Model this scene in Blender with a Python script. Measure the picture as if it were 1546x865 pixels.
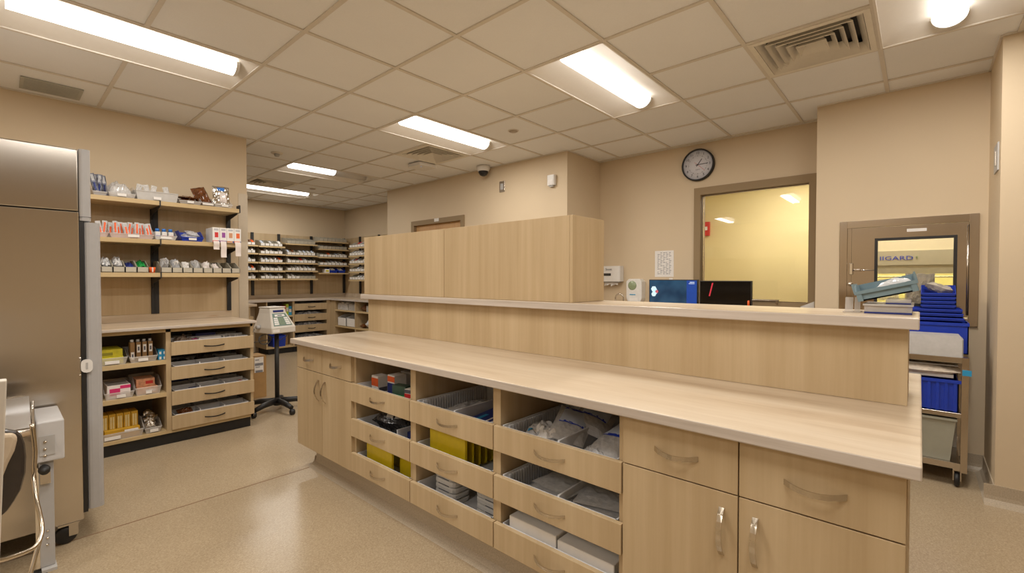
import bpy, math, random
from mathutils import Vector, Matrix, noise
random.seed(7)
R = math.radians
for o in list(bpy.data.objects): bpy.data.objects.remove(o)
scene = bpy.context.scene
col = scene.collection

# ------------------------------------------------------------------ camera
FPX, YAW, PIT, EYE = 692.2, 0.7268, -0.0181, 1.335
cam_d = bpy.data.cameras.new('camera'); cam = bpy.data.objects.new('camera', cam_d); col.objects.link(cam)
cam.location = (0, 0, EYE); cam.rotation_euler = (math.pi/2 + PIT, 0, YAW - math.pi/2)
cam_d.sensor_width = 36; cam_d.lens = FPX/1546*36; cam_d.clip_start = 0.05
scene.camera = cam
# ------------------------------------------------------------------ world, exposure
w = bpy.data.worlds.new('world'); scene.world = w; w.use_nodes = True
w.node_tree.nodes['Background'].inputs[0].default_value = (0.9, 0.8, 0.65, 1)
w.node_tree.nodes['Background'].inputs[1].default_value = 0.02
vs = scene.view_settings
vs.view_transform = 'Standard'; vs.look = 'None'; vs.gamma = 1; vs.use_curve_mapping = False
vs.exposure = -0.07
LAMP = 4.5           # radiance of the fluorescent lenses
TUBE_W = 22.5        # light thrown down by each lens
LAMP_COL = (1.0, 0.955, 0.885, 1)

# pixel of the 1546x865 photograph -> point on a known plane
def at(px, py, ax, v):
    a = (px-773)/FPX; b = (432.5-py)/FPX
    cp, sp, c, s = math.cos(PIT), math.sin(PIT), math.cos(YAW), math.sin(YAW)
    fz = sp+b*cp; ff = cp-b*sp
    d = Vector((ff*c+a*s, ff*s-a*c, fz)); o = Vector((0, 0, EYE)); i = 'xyz'.index(ax)
    return o + d*((v-o[i])/d[i])

# ------------------------------------------------------------------ materials
MATS = {}
def newmat(name):
    m = bpy.data.materials.new(name); m.use_nodes = True; MATS[name] = m
    nt = m.node_tree; return m, nt, nt.nodes['Principled BSDF']
def N(nt, t, **kw):
    n = nt.nodes.new(t)
    for k, v in kw.items(): setattr(n, k, v)
    return n
def coords(nt, scale=(1, 1, 1), kind='Object'):
    tc = N(nt, 'ShaderNodeTexCoord'); mp = N(nt, 'ShaderNodeMapping')
    mp.inputs['Scale'].default_value = scale
    nt.links.new(tc.outputs[kind], mp.inputs[0]); return mp.outputs[0]
def noise_tex(nt, vec, scale, detail=3, rough=0.55):
    n = N(nt, 'ShaderNodeTexNoise'); n.inputs['Scale'].default_value = scale
    n.inputs['Detail'].default_value = detail; n.inputs['Roughness'].default_value = rough
    nt.links.new(vec, n.inputs['Vector']); return n.outputs['Fac']
def ramp(nt, fac, stops):
    r = N(nt, 'ShaderNodeValToRGB'); cr = r.color_ramp
    while len(cr.elements) < len(stops): cr.elements.new(0.5)
    for e, (p, c) in zip(cr.elements, stops): e.position = p; e.color = (*c, 1)
    nt.links.new(fac, r.inputs[0]); return r.outputs[0]
def mixc(nt, f, a, b, mode='MIX'):
    m = N(nt, 'ShaderNodeMix', data_type='RGBA', blend_type=mode)
    if isinstance(f, float): m.inputs[0].default_value = f
    else: nt.links.new(f, m.inputs[0])
    nt.links.new(a, m.inputs[6]); nt.links.new(b, m.inputs[7]); return m.outputs[2]
def bump(nt, b, fac, s, d=0.01):
    n = N(nt, 'ShaderNodeBump'); n.inputs['Strength'].default_value = s; n.inputs['Distance'].default_value = d
    nt.links.new(fac, n.inputs['Height']); nt.links.new(n.outputs[0], b.inputs['Normal'])
def plain(name, c, rough=0.5, metal=0.0, var=0.06, scale=30, alpha=1.0, emit=0, spec=0.5, bmp=0.0):
    if name in MATS: return MATS[name]
    m, nt, b = newmat(name)
    v = coords(nt); f = noise_tex(nt, v, scale)
    lo = tuple(max(0, x*(1-var)) for x in c); hi = tuple(min(1, x*(1+var)) for x in c)
    cc = ramp(nt, f, [(0.3, lo), (0.7, hi)])
    nt.links.new(cc, b.inputs['Base Color'])
    b.inputs['Roughness'].default_value = rough; b.inputs['Metallic'].default_value = metal
    b.inputs['Alpha'].default_value = alpha; b.inputs['Specular IOR Level'].default_value = spec
    if emit:
        nt.links.new(cc, b.inputs['Emission Color']); b.inputs['Emission Strength'].default_value = emit
    if bmp: bump(nt, b, f, bmp)
    return m
def wood(name, dark, mid, light, along='z', rough=0.42, fine=34, wide=5.0, stretch=0.035):
    m, nt, b = newmat(name)
    def sc(k):
        s = [k, k, k]; s['xyz'.index(along)] = k*stretch; return tuple(s)
    f1 = noise_tex(nt, coords(nt, sc(wide)), 1.0, 2)
    f2 = noise_tex(nt, coords(nt, sc(fine)), 1.0, 5, 0.65)
    c1 = ramp(nt, f1, [(0.32, dark), (0.5, mid), (0.68, light)])
    c2 = ramp(nt, f2, [(0.3, dark), (0.7, light)])
    nt.links.new(mixc(nt, 0.42, c1, c2), b.inputs['Base Color'])
    b.inputs['Roughness'].default_value = rough; b.inputs['Specular IOR Level'].default_value = 0.4
    return m
WD, WM, WL = (0.435, 0.312, 0.172), (0.520, 0.385, 0.226), (0.595, 0.460, 0.287)
M_wood = wood('maple_laminate', WD, WM, WL)
M_woodx = wood('maple_edge', (0.50, 0.355, 0.175), (0.56, 0.41, 0.215), (0.61, 0.465, 0.26), along='x')
M_woody = wood('maple_edge_y', (0.50, 0.355, 0.175), (0.56, 0.41, 0.215), (0.61, 0.465, 0.26), along='y')
TD, TM, TL = (0.47, 0.35, 0.235), (0.60, 0.485, 0.355), (0.68, 0.575, 0.445)
def top_mat(name, along):
    m, nt, b = newmat(name)
    def sc(k, st):
        s = [k, k, k]; s['xyz'.index(along)] = k*st; return tuple(s)
    f1 = noise_tex(nt, coords(nt, sc(7, 0.12)), 1.0, 4, 0.6)
    f2 = noise_tex(nt, coords(nt, sc(40, 0.05)), 1.0, 4, 0.6)
    f3 = noise_tex(nt, coords(nt, sc(14, 0.2)), 1.0, 2, 0.5)
    c = mixc(nt, 0.25, ramp(nt, f1, [(0.34, TD), (0.48, TM), (0.64, TL)]), ramp(nt, f2, [(0.3, TD), (0.7, TL)]))
    knot = ramp(nt, f3, [(0.70, (0, 0, 0)), (0.80, (1, 1, 1))])
    kn = N(nt, 'ShaderNodeRGB'); kn.outputs[0].default_value = (0.50, 0.31, 0.18, 1)
    mm = N(nt, 'ShaderNodeMath', operation='MULTIPLY'); mm.inputs[1].default_value = 0.55
    nt.links.new(knot, mm.inputs[0])
    nt.links.new(mixc(nt, mm.outputs[0], c, kn.outputs[0]), b.inputs['Base Color'])
    b.inputs['Roughness'].default_value = 0.28; b.inputs['Specular IOR Level'].default_value = 0.4
    return m
M_topy = top_mat('pale_worktop_y', 'y'); M_topx = top_mat('pale_worktop_x', 'x')
def edge_mat(name, along):
    return wood(name, (0.46, 0.39, 0.325), (0.56, 0.49, 0.425), (0.64, 0.57, 0.51), along=along, fine=70, wide=24, rough=0.4)
M_edgey = edge_mat('pale_worktop_edge_y', 'y'); M_edgex = edge_mat('pale_worktop_edge_x', 'x')
def paint(name, c, b1=0.12):
    m, nt, b = newmat(name); v = coords(nt)
    f = noise_tex(nt, v, 1.3, 2); g = noise_tex(nt, v, 220, 2)
    nt.links.new(ramp(nt, f, [(0.3, tuple(x*0.97 for x in c)), (0.7, tuple(min(1, x*1.03) for x in c))]), b.inputs['Base Color'])
    b.inputs['Roughness'].default_value = 0.62; b.inputs['Specular IOR Level'].default_value = 0.3
    bump(nt, b, g, b1, 0.002); return m
M_wall = paint('tan_wall_paint', (0.66, 0.535, 0.375))
M_yellow = paint('pale_yellow_paint', (0.80, 0.68, 0.36))
M_frame = paint('brown_metal_frame', (0.30, 0.215, 0.12), 0.03)
M_tile = None
def tile_mat():
    m, nt, b = newmat('mineral_ceiling_tile'); v = coords(nt)
    f = noise_tex(nt, v, 160, 3); g = noise_tex(nt, v, 3, 2)
    c = mixc(nt, 0.5, ramp(nt, f, [(0.3, (0.83, 0.83, 0.835)), (0.6, (0.87, 0.87, 0.875))]), ramp(nt, g, [(0.3, (0.84, 0.84, 0.845)), (0.7, (0.87, 0.87, 0.875))]))
    nt.links.new(c, b.inputs['Base Color']); b.inputs['Roughness'].default_value = 0.9; b.inputs['Specular IOR Level'].default_value = 0.1
    bump(nt, b, f, 0.2, 0.003); return m
M_tile = tile_mat()
M_tbar = plain('ceiling_grid_metal', (0.69, 0.635, 0.56), 0.5, var=0.02)
def floor_mat():
    m, nt, b = newmat('speckled_sheet_floor'); v = coords(nt)
    f1 = noise_tex(nt, v, 105, 4, 0.8); f2 = noise_tex(nt, v, 1.6, 3)
    vo = N(nt, 'ShaderNodeTexVoronoi'); vo.inputs['Scale'].default_value = 230; nt.links.new(v, vo.inputs['Vector'])
    base = ramp(nt, f1, [(0.32, (0.26, 0.19, 0.115)), (0.5, (0.44, 0.34, 0.22)), (0.68, (0.56, 0.45, 0.31))])
    chip = N(nt, 'ShaderNodeSeparateColor'); nt.links.new(vo.outputs['Color'], chip.inputs[0])
    cr = ramp(nt, chip.outputs[0], [(0.0, (0.29, 0.21, 0.13)), (0.55, (0.44, 0.34, 0.22)), (0.95, (0.60, 0.49, 0.34))])
    cc = mixc(nt, 0.45, base, cr)
    cc = mixc(nt, 0.25, cc, ramp(nt, f2, [(0.3, (0.40, 0.31, 0.195)), (0.7, (0.49, 0.39, 0.26))]))
    nt.links.new(cc, b.inputs['Base Color']); b.inputs['Roughness'].default_value = 0.26; b.inputs['Specular IOR Level'].default_value = 0.42
    bump(nt, b, f1, 0.06, 0.002); return m
M_floor = floor_mat()
M_cove = plain('coved_floor_base', (0.46, 0.38, 0.28), 0.4, var=0.14, scale=160)
M_seam = plain('floor_weld_line', (0.27, 0.15, 0.08), 0.5)
def steel(name, c=(0.60, 0.56, 0.51), rough=0.22, along='x'):
    m, nt, b = newmat(name)
    s = [300, 300, 300]; s['xyz'.index(along)] = 1.5
    f = noise_tex(nt, coords(nt, tuple(s)), 1.0, 3)
    r = N(nt, 'ShaderNodeMapRange'); r.inputs['To Min'].default_value = rough-0.01; r.inputs['To Max'].default_value = rough+0.015
    nt.links.new(f, r.inputs[0]); nt.links.new(r.outputs[0], b.inputs['Roughness'])
    nt.links.new(ramp(nt, f, [(0.3, tuple(x*0.98 for x in c)), (0.7, c)]), b.inputs['Base Color'])
    b.inputs['Metallic'].default_value = 1.0
    b.inputs['Anisotropic'].default_value = 0.88; return m
M_steel = steel('brushed_steel'); M_steelz = steel('brushed_steel_vertical', (0.54, 0.48, 0.41), 0.2, 'z')
M_steelpol = steel('polished_steel', (0.62, 0.56, 0.49), 0.16, 'y')
M_nickel = steel('satin_nickel', (0.62, 0.56, 0.47), 0.22, 'y')
M_chrome = plain('chrome', (0.75, 0.73, 0.70), 0.08, 1.0, 0.02)
M_black = plain('black_plastic', (0.014, 0.013, 0.013), 0.45)
M_blackm = plain('black_powder_coat', (0.018, 0.017, 0.017), 0.55)
M_white = plain('white_plastic', (0.76, 0.74, 0.71), 0.4, var=0.03)
M_tray = plain('white_drawer_lining', (0.74, 0.74, 0.75), 0.45, var=0.03)
M_greyplas = plain('grey_plastic', (0.44, 0.43, 0.42), 0.45, var=0.03)
M_binbeige = plain('stone_grey_bin_plastic', (0.42, 0.385, 0.31), 0.5, var=0.04)
M_paper = plain('white_paper', (0.82, 0.79, 0.76), 0.7, var=0.02)
M_paperpink = plain('pale_pink_paper', (0.80, 0.72, 0.68), 0.7, var=0.02)
M_ink = plain('printed_ink', (0.10, 0.10, 0.12), 0.7)
M_dark = plain('dark_void', (0.05, 0.042, 0.035), 0.8)
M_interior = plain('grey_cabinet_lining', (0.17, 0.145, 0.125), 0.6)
M_carton = plain('brown_cardboard', (0.40, 0.235, 0.09), 0.75, var=0.08, scale=12)
M_blue = plain('blue_bin_plastic', (0.012, 0.045, 0.42), 0.32, var=0.05)
M_greyblue = plain('grey_blue_bin_plastic', (0.19, 0.275, 0.315), 0.4, var=0.04)
M_clear = plain('clear_plastic', (0.80, 0.76, 0.72), 0.12, var=0.02, alpha=0.34)
M_clearm = plain('frosted_plastic', (0.70, 0.68, 0.66), 0.25, var=0.05, alpha=0.66)
M_film = plain('crinkled_film', (0.80, 0.79, 0.79), 0.10, var=0.12, scale=55, alpha=0.6)
M_yellowf = plain('yellow_plastic', (0.66, 0.50, 0.012), 0.35, var=0.05)
M_orange = plain('orange_plastic', (0.85, 0.13, 0.02), 0.4)
M_silver = plain('silver_foil', (0.80, 0.78, 0.75), 0.16, 1.0, 0.1, 25, bmp=0.6)
M_brownbag = plain('amber_brown_film', (0.15, 0.05, 0.015), 0.2, var=0.45, scale=28)
M_navy = plain('navy_print', (0.02, 0.035, 0.20), 0.4)
M_red = plain('red_print', (0.60, 0.03, 0.03), 0.4)
M_green = plain('green_print', (0.015, 0.30, 0.06), 0.4)
M_cyan = plain('light_blue_print', (0.03, 0.30, 0.55), 0.4)
M_fridgeg = plain('grey_fridge_enamel', (0.42, 0.41, 0.41), 0.4, var=0.02)
def glass(name, tint=(1, 1, 1), base=0.06):
    m, nt, b = newmat(name); nt.nodes.remove(b); out = nt.nodes['Material Output']
    t = N(nt, 'ShaderNodeBsdfTransparent'); t.inputs[0].default_value = (*tint, 1)
    g = N(nt, 'ShaderNodeBsdfGlossy'); g.inputs['Roughness'].default_value = 0.02
    fr = N(nt, 'ShaderNodeFresnel'); fr.inputs[0].default_value = 1.5
    mx = N(nt, 'ShaderNodeMixShader'); nt.links.new(fr.outputs[0], mx.inputs[0])
    nt.links.new(t.outputs[0], mx.inputs[1]); nt.links.new(g.outputs[0], mx.inputs[2]); nt.links.new(mx.outputs[0], out.inputs[0])
    return m
M_glass = glass('window_glass')
def lamp_mat(name, st, c=LAMP_COL):
    m, nt, b = newmat(name); v = coords(nt); f = noise_tex(nt, v, 4, 1)
    cc = ramp(nt, f, [(0, tuple(x*0.98 for x in c[:3])), (1, c[:3])])
    b.inputs['Base Color'].default_value = (0.8, 0.8, 0.8, 1)
    nt.links.new(cc, b.inputs['Emission Color']); b.inputs['Emission Strength'].default_value = st; return m
M_lamp = lamp_mat('fluorescent_lens_lit', LAMP)
M_lampoff = plain('fluorescent_lens_unlit', (0.62, 0.60, 0.58), 0.3, var=0.02)
M_pan = plain('white_troffer_enamel', (0.80, 0.75, 0.68), 0.45, var=0.01)

# ------------------------------------------------------------------ mesh helper
class MB:
    def __init__(s): s.v = []; s.f = []; s.m = []; s.sm = []
    def add(s, vs, fs, mi=0, smooth=False):
        b = len(s.v); s.v += [tuple(x) for x in vs]
        for f in fs: s.f.append(tuple(b+i for i in f)); s.m.append(mi); s.sm.append(smooth)
        return s
    def box(s, x0, x1, y0, y1, z0, z1, mi=0, M=None):
        if x0 > x1: x0, x1 = x1, x0
        if y0 > y1: y0, y1 = y1, y0
        if z0 > z1: z0, z1 = z1, z0
        vs = [Vector(p) for p in ((x0,y0,z0),(x1,y0,z0),(x1,y1,z0),(x0,y1,z0),(x0,y0,z1),(x1,y0,z1),(x1,y1,z1),(x0,y1,z1))]
        if M is not None: vs = [M @ p for p in vs]
        return s.add(vs, [(3,2,1,0),(4,5,6,7),(0,1,5,4),(1,2,6,5),(2,3,7,6),(3,0,4,7)], mi)
    def rbox(s, x0, x1, y0, y1, z0, z1, r=0.01, mi=0, n=3, ax='z'):
        # box with rounded corners seen along one axis
        d = {'x': ((y0,y1),(z0,z1),(x0,x1)), 'y': ((x0,x1),(z0,z1),(y0,y1)), 'z': ((x0,x1),(y0,y1),(z0,z1))}[ax]
        (a0,a1),(b0,b1),(c0,c1) = d; pts = []
        for cx, cy, t0 in ((a1-r,b1-r,0),(a0+r,b1-r,90),(a0+r,b0+r,180),(a1-r,b0+r,270)):
            for k in range(n+1):
                t = R(t0+90*k/n); pts.append((cx+r*math.cos(t), cy+r*math.sin(t)))
        return s.prism(pts, ax, c0, c1, mi)
    def prism(s, pts, ax, c0, c1, mi=0, smooth=False):
        def P(a, b, c): return {'x': (c,a,b), 'y': (a,c,b), 'z': (a,b,c)}[ax]
        n = len(pts); vs = [P(a,b,c0) for a,b in pts]+[P(a,b,c1) for a,b in pts]
        b0 = len(s.v)
        s.add(vs, [(i,(i+1)%n,n+(i+1)%n,n+i) for i in range(n)], mi, smooth)
        s.f += [tuple(b0+i for i in reversed(range(n))), tuple(b0+n+i for i in range(n))]; s.m += [mi]*2; s.sm += [False]*2
        return s
    def tube(s, path, r, n=8, mi=0, closed=False, flat=None):
        path = [Vector(p) for p in path]; k = len(path); rings = []
        rr = r if isinstance(r, (list, tuple)) else [r]*k
        up = Vector((0,0,1))
        for i, p in enumerate(path):
            a = path[max(i-1,0)]; b = path[min(i+1,k-1)]; t = (b-a).normalized()
            u = up if abs(t.dot(up)) < 0.95 else Vector((1,0,0))
            e1 = t.cross(u).normalized(); e2 = t.cross(e1).normalized()
            fx, fy = flat or (1, 1)
            rings.append([p + e1*(math.cos(2*math.pi*j/n)*rr[i]*fx) + e2*(math.sin(2*math.pi*j/n)*rr[i]*fy) for j in range(n)])
        vs = [q for rg in rings for q in rg]; fs = []
        for i in range(k-1):
            for j in range(n): fs.append((i*n+j, i*n+(j+1)%n, (i+1)*n+(j+1)%n, (i+1)*n+j))
        s.add(vs, fs, mi, True)
        b0 = len(s.v)-len(vs)
        s.f += [tuple(b0+j for j in reversed(range(n))), tuple(b0+(k-1)*n+j for j in range(n))]; s.m += [mi]*2; s.sm += [False]*2
        return s
    def lathe(s, prof, c=(0,0,0), n=24, ax='z', mi=0, smooth=True, caps=True):
        vs = []; fs = []; k = len(prof)
        for r_, h in prof:
            for j in range(n):
                t = 2*math.pi*j/n; a, b = r_*math.cos(t), r_*math.sin(t)
                p = {'z': (a,b,h), 'x': (h,a,b), 'y': (a,h,b)}[ax]
                vs.append((c[0]+p[0], c[1]+p[1], c[2]+p[2]))
        for i in range(k-1):
            for j in range(n): fs.append((i*n+j, i*n+(j+1)%n, (i+1)*n+(j+1)%n, (i+1)*n+j))
        b0 = len(s.v); s.add(vs, fs, mi, smooth)
        for i in ((0, k-1) if caps else ()):
            if prof[i][0] > 1e-5: s.f.append(tuple(b0+i*n+j for j in range(n))); s.m.append(mi); s.sm.append(False)
        return s
    def shell(s, x0, x1, y0, y1, z0, z1, t=0.004, mi=0, front=None, taper=0.0, nofront=False, fdir='-y'):
        # open-topped tray; front = lower height of the front wall
        f = z1 if front is None else front
        s.box(x0,x1,y0,y1,z0,z0+t,mi)
        if fdir == '-y':
            s.box(x0,x1,y0,y0+t,z0,f,mi); s.box(x0,x1,y1-t,y1,z0,z1,mi)
            q = y0+(y1-y0)*0.45
            for xa in (x0, x1-t): s.prism([(y0,z0),(y1,z0),(y1,z1),(q,z1),(y0,f)], 'x', xa, xa+t, mi)
        else:
            s.box(x0,x0+t,y0,y1,z0,f,mi); s.box(x1-t,x1,y0,y1,z0,z1,mi)
            q = x0+(x1-x0)*0.45
            for ya in (y0, y1-t): s.prism([(x0,z0),(x1,z0),(x1,z1),(q,z1),(x0,f)], 'y', ya, ya+t, mi)
        return s
    def mesh(s, name, mats, off=(0,0,0)):
        me = bpy.data.meshes.new(name)
        me.from_pydata([(a-off[0], b-off[1], c-off[2]) for a,b,c in s.v], [], s.f)
        for m in (mats if isinstance(mats, (list, tuple)) else [mats]): me.materials.append(m)
        me.polygons.foreach_set('material_index', s.m); me.polygons.foreach_set('use_smooth', s.sm)
        me.validate(); me.update()
        import bmesh
        bm = bmesh.new(); bm.from_mesh(me); bmesh.ops.recalc_face_normals(bm, faces=bm.faces); bm.to_mesh(me); bm.free()
        return me
def link(name, me, parent=None, loc=(0,0,0), rot=(0,0,0)):
    o = bpy.data.objects.new(name, me); col.objects.link(o); o.location = loc; o.rotation_euler = rot
    if parent is not None: o.parent = parent
    return o
def bev(o, w=0.003, seg=2):
    m = o.modifiers.new('bevel', 'BEVEL'); m.width = w; m.segments = seg; m.limit_method = 'ANGLE'; m.angle_limit = R(40); return o
def tag(o, label=None, cat=None, group=None, kind=None):
    if label: o['label'] = label
    if cat: o['category'] = cat
    if group: o['group'] = group
    if kind: o['kind'] = kind
    return o
def thing(name, label, cat, loc=(0,0,0), rz=0, group=None):
    o = bpy.data.objects.new(name, None); col.objects.link(o); o.location = loc; o.rotation_euler = (0,0,rz)
    o.empty_display_size = 0.05
    return tag(o, label, cat, group)
ROOTLOC = {}
def wthing(name, label, cat, loc, group=None):
    # a thing whose parts are given in world coordinates
    o = thing(name, label, cat, loc, 0, group); ROOTLOC[o.name] = tuple(loc); return o
def part(mb, name, mat, parent, b=0, label=None):
    root = parent
    while root.parent is not None: root = root.parent
    off = ROOTLOC.get(root.name, (0,0,0))
    o = link(name, mb.mesh(name, mat, off), parent)
    if b: bev(o, b)
    if label: o['label'] = label
    return o
def solo(mb, name, mat, label, cat, group=None, b=0):
    # a single-mesh thing given in world coordinates, origin at its base centre
    xs = [p[0] for p in mb.v]; ys = [p[1] for p in mb.v]; zs = [p[2] for p in mb.v]
    off = ((min(xs)+max(xs))/2, (min(ys)+max(ys))/2, min(zs))
    o = link(name, mb.mesh(name, mat, off), None, off); ROOTLOC[o.name] = off
    if b: bev(o, b)
    return tag(o, label, cat, group)
def struct(mb, name, mat, parent=None):
    o = link(name, mb.mesh(name, mat), parent)
    if parent is None: o['kind'] = 'structure'
    return o
def text_mesh(body, size, depth=0.0006):
    c = bpy.data.curves.new('text', 'FONT'); c.body = body; c.size = size; c.extrude = depth; c.align_x = 'CENTER'; c.align_y = 'CENTER'
    c.resolution_u = 2
    o = bpy.data.objects.new('text', c); col.objects.link(o)
    bpy.context.view_layer.update()
    me = bpy.data.meshes.new_from_object(o.evaluated_get(bpy.context.evaluated_depsgraph_get()))
    bpy.data.objects.remove(o); return me
FACE_NX = (R(90), 0, R(-90))       # text standing on a plane that faces -x
FACE_NY = (R(90), 0, 0)            # text standing on a plane that faces -y
ORD = ['first','second','third','fourth','fifth','sixth','seventh','eighth','ninth','tenth','eleventh','twelfth']

# ================================================================== SETTING
CEIL = 2.742
YL = 5.08            # left wall
XB, XD, XP, XC = 4.90, 4.20, 4.50, 3.90   # window wall, door wall, hatch wall, column
YF, XR = 8.95, 4.83  # far wall and its right return
X0, Y0 = -3.0, -2.6  # the room goes on behind the camera
fl = struct(MB().box(X0-0.1, 7.2, Y0-0.1, 9.2, -0.06, 0), 'floor', M_floor)
struct(MB().box(X0, 1.47, 3.203, 3.209, 0.0, 0.0012).box(X0, 1.85, 6.94, 6.946, 0, 0.0012), 'weld_line', M_seam, fl)

# walls
T = 0.12
struct(MB().box(X0, 1.69, YL, YL+0.16, 0, CEIL), 'wall_left', M_wall)
struct(MB().box(X0-T, XR+T, YF, YF+T, 0, CEIL), 'wall_far', M_wall)
struct(MB().box(X0-T, X0, Y0, YF, 0, CEIL), 'wall_behind', M_wall)
struct(MB().box(X0-T, XC, Y0-T, Y0, 0, CEIL), 'wall_near', M_wall)
struct(MB().box(XR, XR+T, 6.42, YF, 0, CEIL), 'wall_far_right', M_wall)
DY0, DY1, DTOP = 4.635, 5.715, 2.14
mb = MB().box(XD, XD+T, 2.92, DY0, 0, CEIL).box(XD, XD+T, DY1, 6.42, 0, CEIL).box(XD, XD+T, DY0, DY1, DTOP, CEIL)
mb.box(XD+T, XB+T, 2.92, 2.92+T, 0, CEIL).box(XD+T, XR+T, 6.42-T, 6.42, 0, CEIL)
struct(mb, 'wall_door_side', M_wall)
WY0, WY1, WZ0, WZ1 = 0.73, 1.74, 1.08, 2.225
mb = MB().box(XB, XB+T, WY1, 2.92, 0, CEIL).box(XB, XB+T, 0.645, WY0, 0, CEIL).box(XB, XB+T, WY0, WY1, WZ1, CEIL).box(XB, XB+T, WY0, WY1, 0, WZ0)
struct(mb, 'wall_back', M_wall)
HY0, HY1, HZ0, HZ1 = -0.262, 0.44, 1.05, 1.735      # hatch opening
mb = MB().box(XP, XB+T, HY1, 0.645, 0, CEIL).box(XP, XB+T, -0.345, HY0, 0, CEIL).box(XP, XB+T, HY0, HY1, HZ1, CEIL).box(XP, XB+T, HY0, HY1, 0, HZ0)
struct(mb, 'wall_hatch', M_wall)
struct(MB().box(XC, XB+T, -0.345-T, -0.345, 0, CEIL).box(XC, XC+T, Y0, -0.345-T, 0, CEIL), 'wall_right', M_wall)
# room behind the window and the hatch
struct(MB().box(6.9, 7.02, -1.6, 3.2, 0, CEIL).box(XB+T, 6.9, 3.04, 3.2, 0, CEIL).box(XB+T, 6.9, -1.6, -1.5, 0, CEIL).box(XC+T, XB+T, -1.6, -1.5, 0, CEIL), 'wall_inner_room', M_yellow)
struct(MB().box(XB+T, 7.0, -1.6, 3.2, CEIL, CEIL+0.05), 'ceiling_inner_room', M_tile)
# coved base strips
def cove(name, pts_list):
    m = MB()
    for (x0, y0, x1, y1, nx, ny) in pts_list:
        t, h = 0.006, 0.115
        ax = 'x' if abs(x1-x0) > abs(y1-y0) else 'y'
        prof = [(0, 0), (0.045, 0), (0.022, 0.012), (t+0.003, 0.03), (t, 0.05), (t, h), (0, h)]
        if ax == 'y': m.prism([(x0+nx*a, z) for a, z in prof], 'y', min(y0,y1), max(y0,y1))
        else: m.prism([(y0+ny*a, z) for a, z in prof], 'x', min(x0,x1), max(x0,x1))
    return struct(m, name, M_cove)
cove('baseboard_hatch', [(XP, -0.345, XP, 0.645, -1, 0)])
cove('baseboard_right', [(XC, -0.345, XP, -0.345, 0, 1), (XC, Y0, XC, -0.30, -1, 0)])
cove('baseboard_left', [(X0, YL, 0.1, YL, 0, -1), (1.55, YL, 1.69, YL, 0, -1)])
cove('baseboard_door_side', [(XD, 2.92, XD, 4.58, -1, 0), (XD, 5.77, XD, 6.42, -1, 0)])
# corner guards
def guard(name, x, y, sx, sy, z1):
    m = MB().box(x, x-sx*0.085, y, y-sy*-0.004, 0.12, z1) if False else MB()
    m.box(x-sx*0.08, x+sx*0.004, y, y-sy*0.004, 0.13, z1).box(x, x+sx*0.004, y, y+sy*0.08, 0.13, z1)
    return struct(m, name, plain('corner_guard_vinyl', (0.62, 0.53, 0.41), 0.4, var=0.02))
guard('trim_1', 1.69, YL, 1, 1, 2.18)
m = MB().box(XD-0.004, XD, 6.34, 6.424, 0.13, 1.95).box(XD, XD+0.08, 6.42, 6.424, 0.13, 1.95)
struct(m, 'trim_2', MATS['corner_guard_vinyl'])

# door in the door wall
d = struct(MB().box(XD+0.03, XD+0.07, DY0+0.02, DY1-0.02, 0.005, DTOP-0.02), 'door_1', wood('red_maple_door', (0.48, 0.26, 0.10), (0.55, 0.31, 0.13), (0.60, 0.36, 0.16)))
m = MB().box(XD-0.018, XD+T, DY0-0.048, DY0+0.02, 0, DTOP+0.048).box(XD-0.018, XD+T, DY1-0.02, DY1+0.048, 0, DTOP+0.048).box(XD-0.018, XD+T, DY0+0.02, DY1-0.02, DTOP-0.02, DTOP+0.048)
struct(m, 'door_frame', M_frame, d)
p = at(659, 332, 'x', XD-0.02)
struct(MB().box(XD-0.022, XD-0.018, p.y-0.05, p.y+0.05, p.z-0.022, p.z+0.022), 'number_plate', M_paper, d)
m = MB().tube([(XD+0.03, DY0+0.09, 1.02), (XD-0.03, DY0+0.09, 1.02), (XD-0.03, DY0+0.2, 1.02)], 0.01)
struct(m, 'handle', M_nickel, d)

# observation window in the back wall
wn = struct(MB().box(XB+0.05, XB+0.056, WY0, WY1, WZ0, WZ1), 'window_1', M_glass)
m = MB(); fw = 0.05
m.box(XB-0.025, XB+T, WY0-fw+0.01, WY0+0.025, WZ0-fw, WZ1+fw).box(XB-0.025, XB+T, WY1-0.025, WY1+fw-0.01, WZ0-fw, WZ1+fw)
m.box(XB-0.025, XB+T, WY0+0.025, WY1-0.025, WZ1-0.025, WZ1+fw).box(XB-0.025, XB+T, WY0+0.025, WY1-0.025, WZ0-fw, WZ0+0.025)
struct(m, 'window_frame', M_frame, wn)
m = MB().box(XB+0.035, XB+0.05, WY0+0.02, WY0+0.034, WZ0+0.02, WZ1-0.02).box(XB+0.035, XB+0.05, WY1-0.034, WY1-0.02, WZ0+0.02, WZ1-0.02)
m.box(XB+0.035, XB+0.05, WY0+0.034, WY1-0.034, WZ0+0.02, WZ0+0.034).box(XB+0.035, XB+0.05, WY0+0.034, WY1-0.034, WZ1-0.034, WZ1-0.02)
struct(m, 'glazing_bead', M_steelz, wn)

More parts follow.
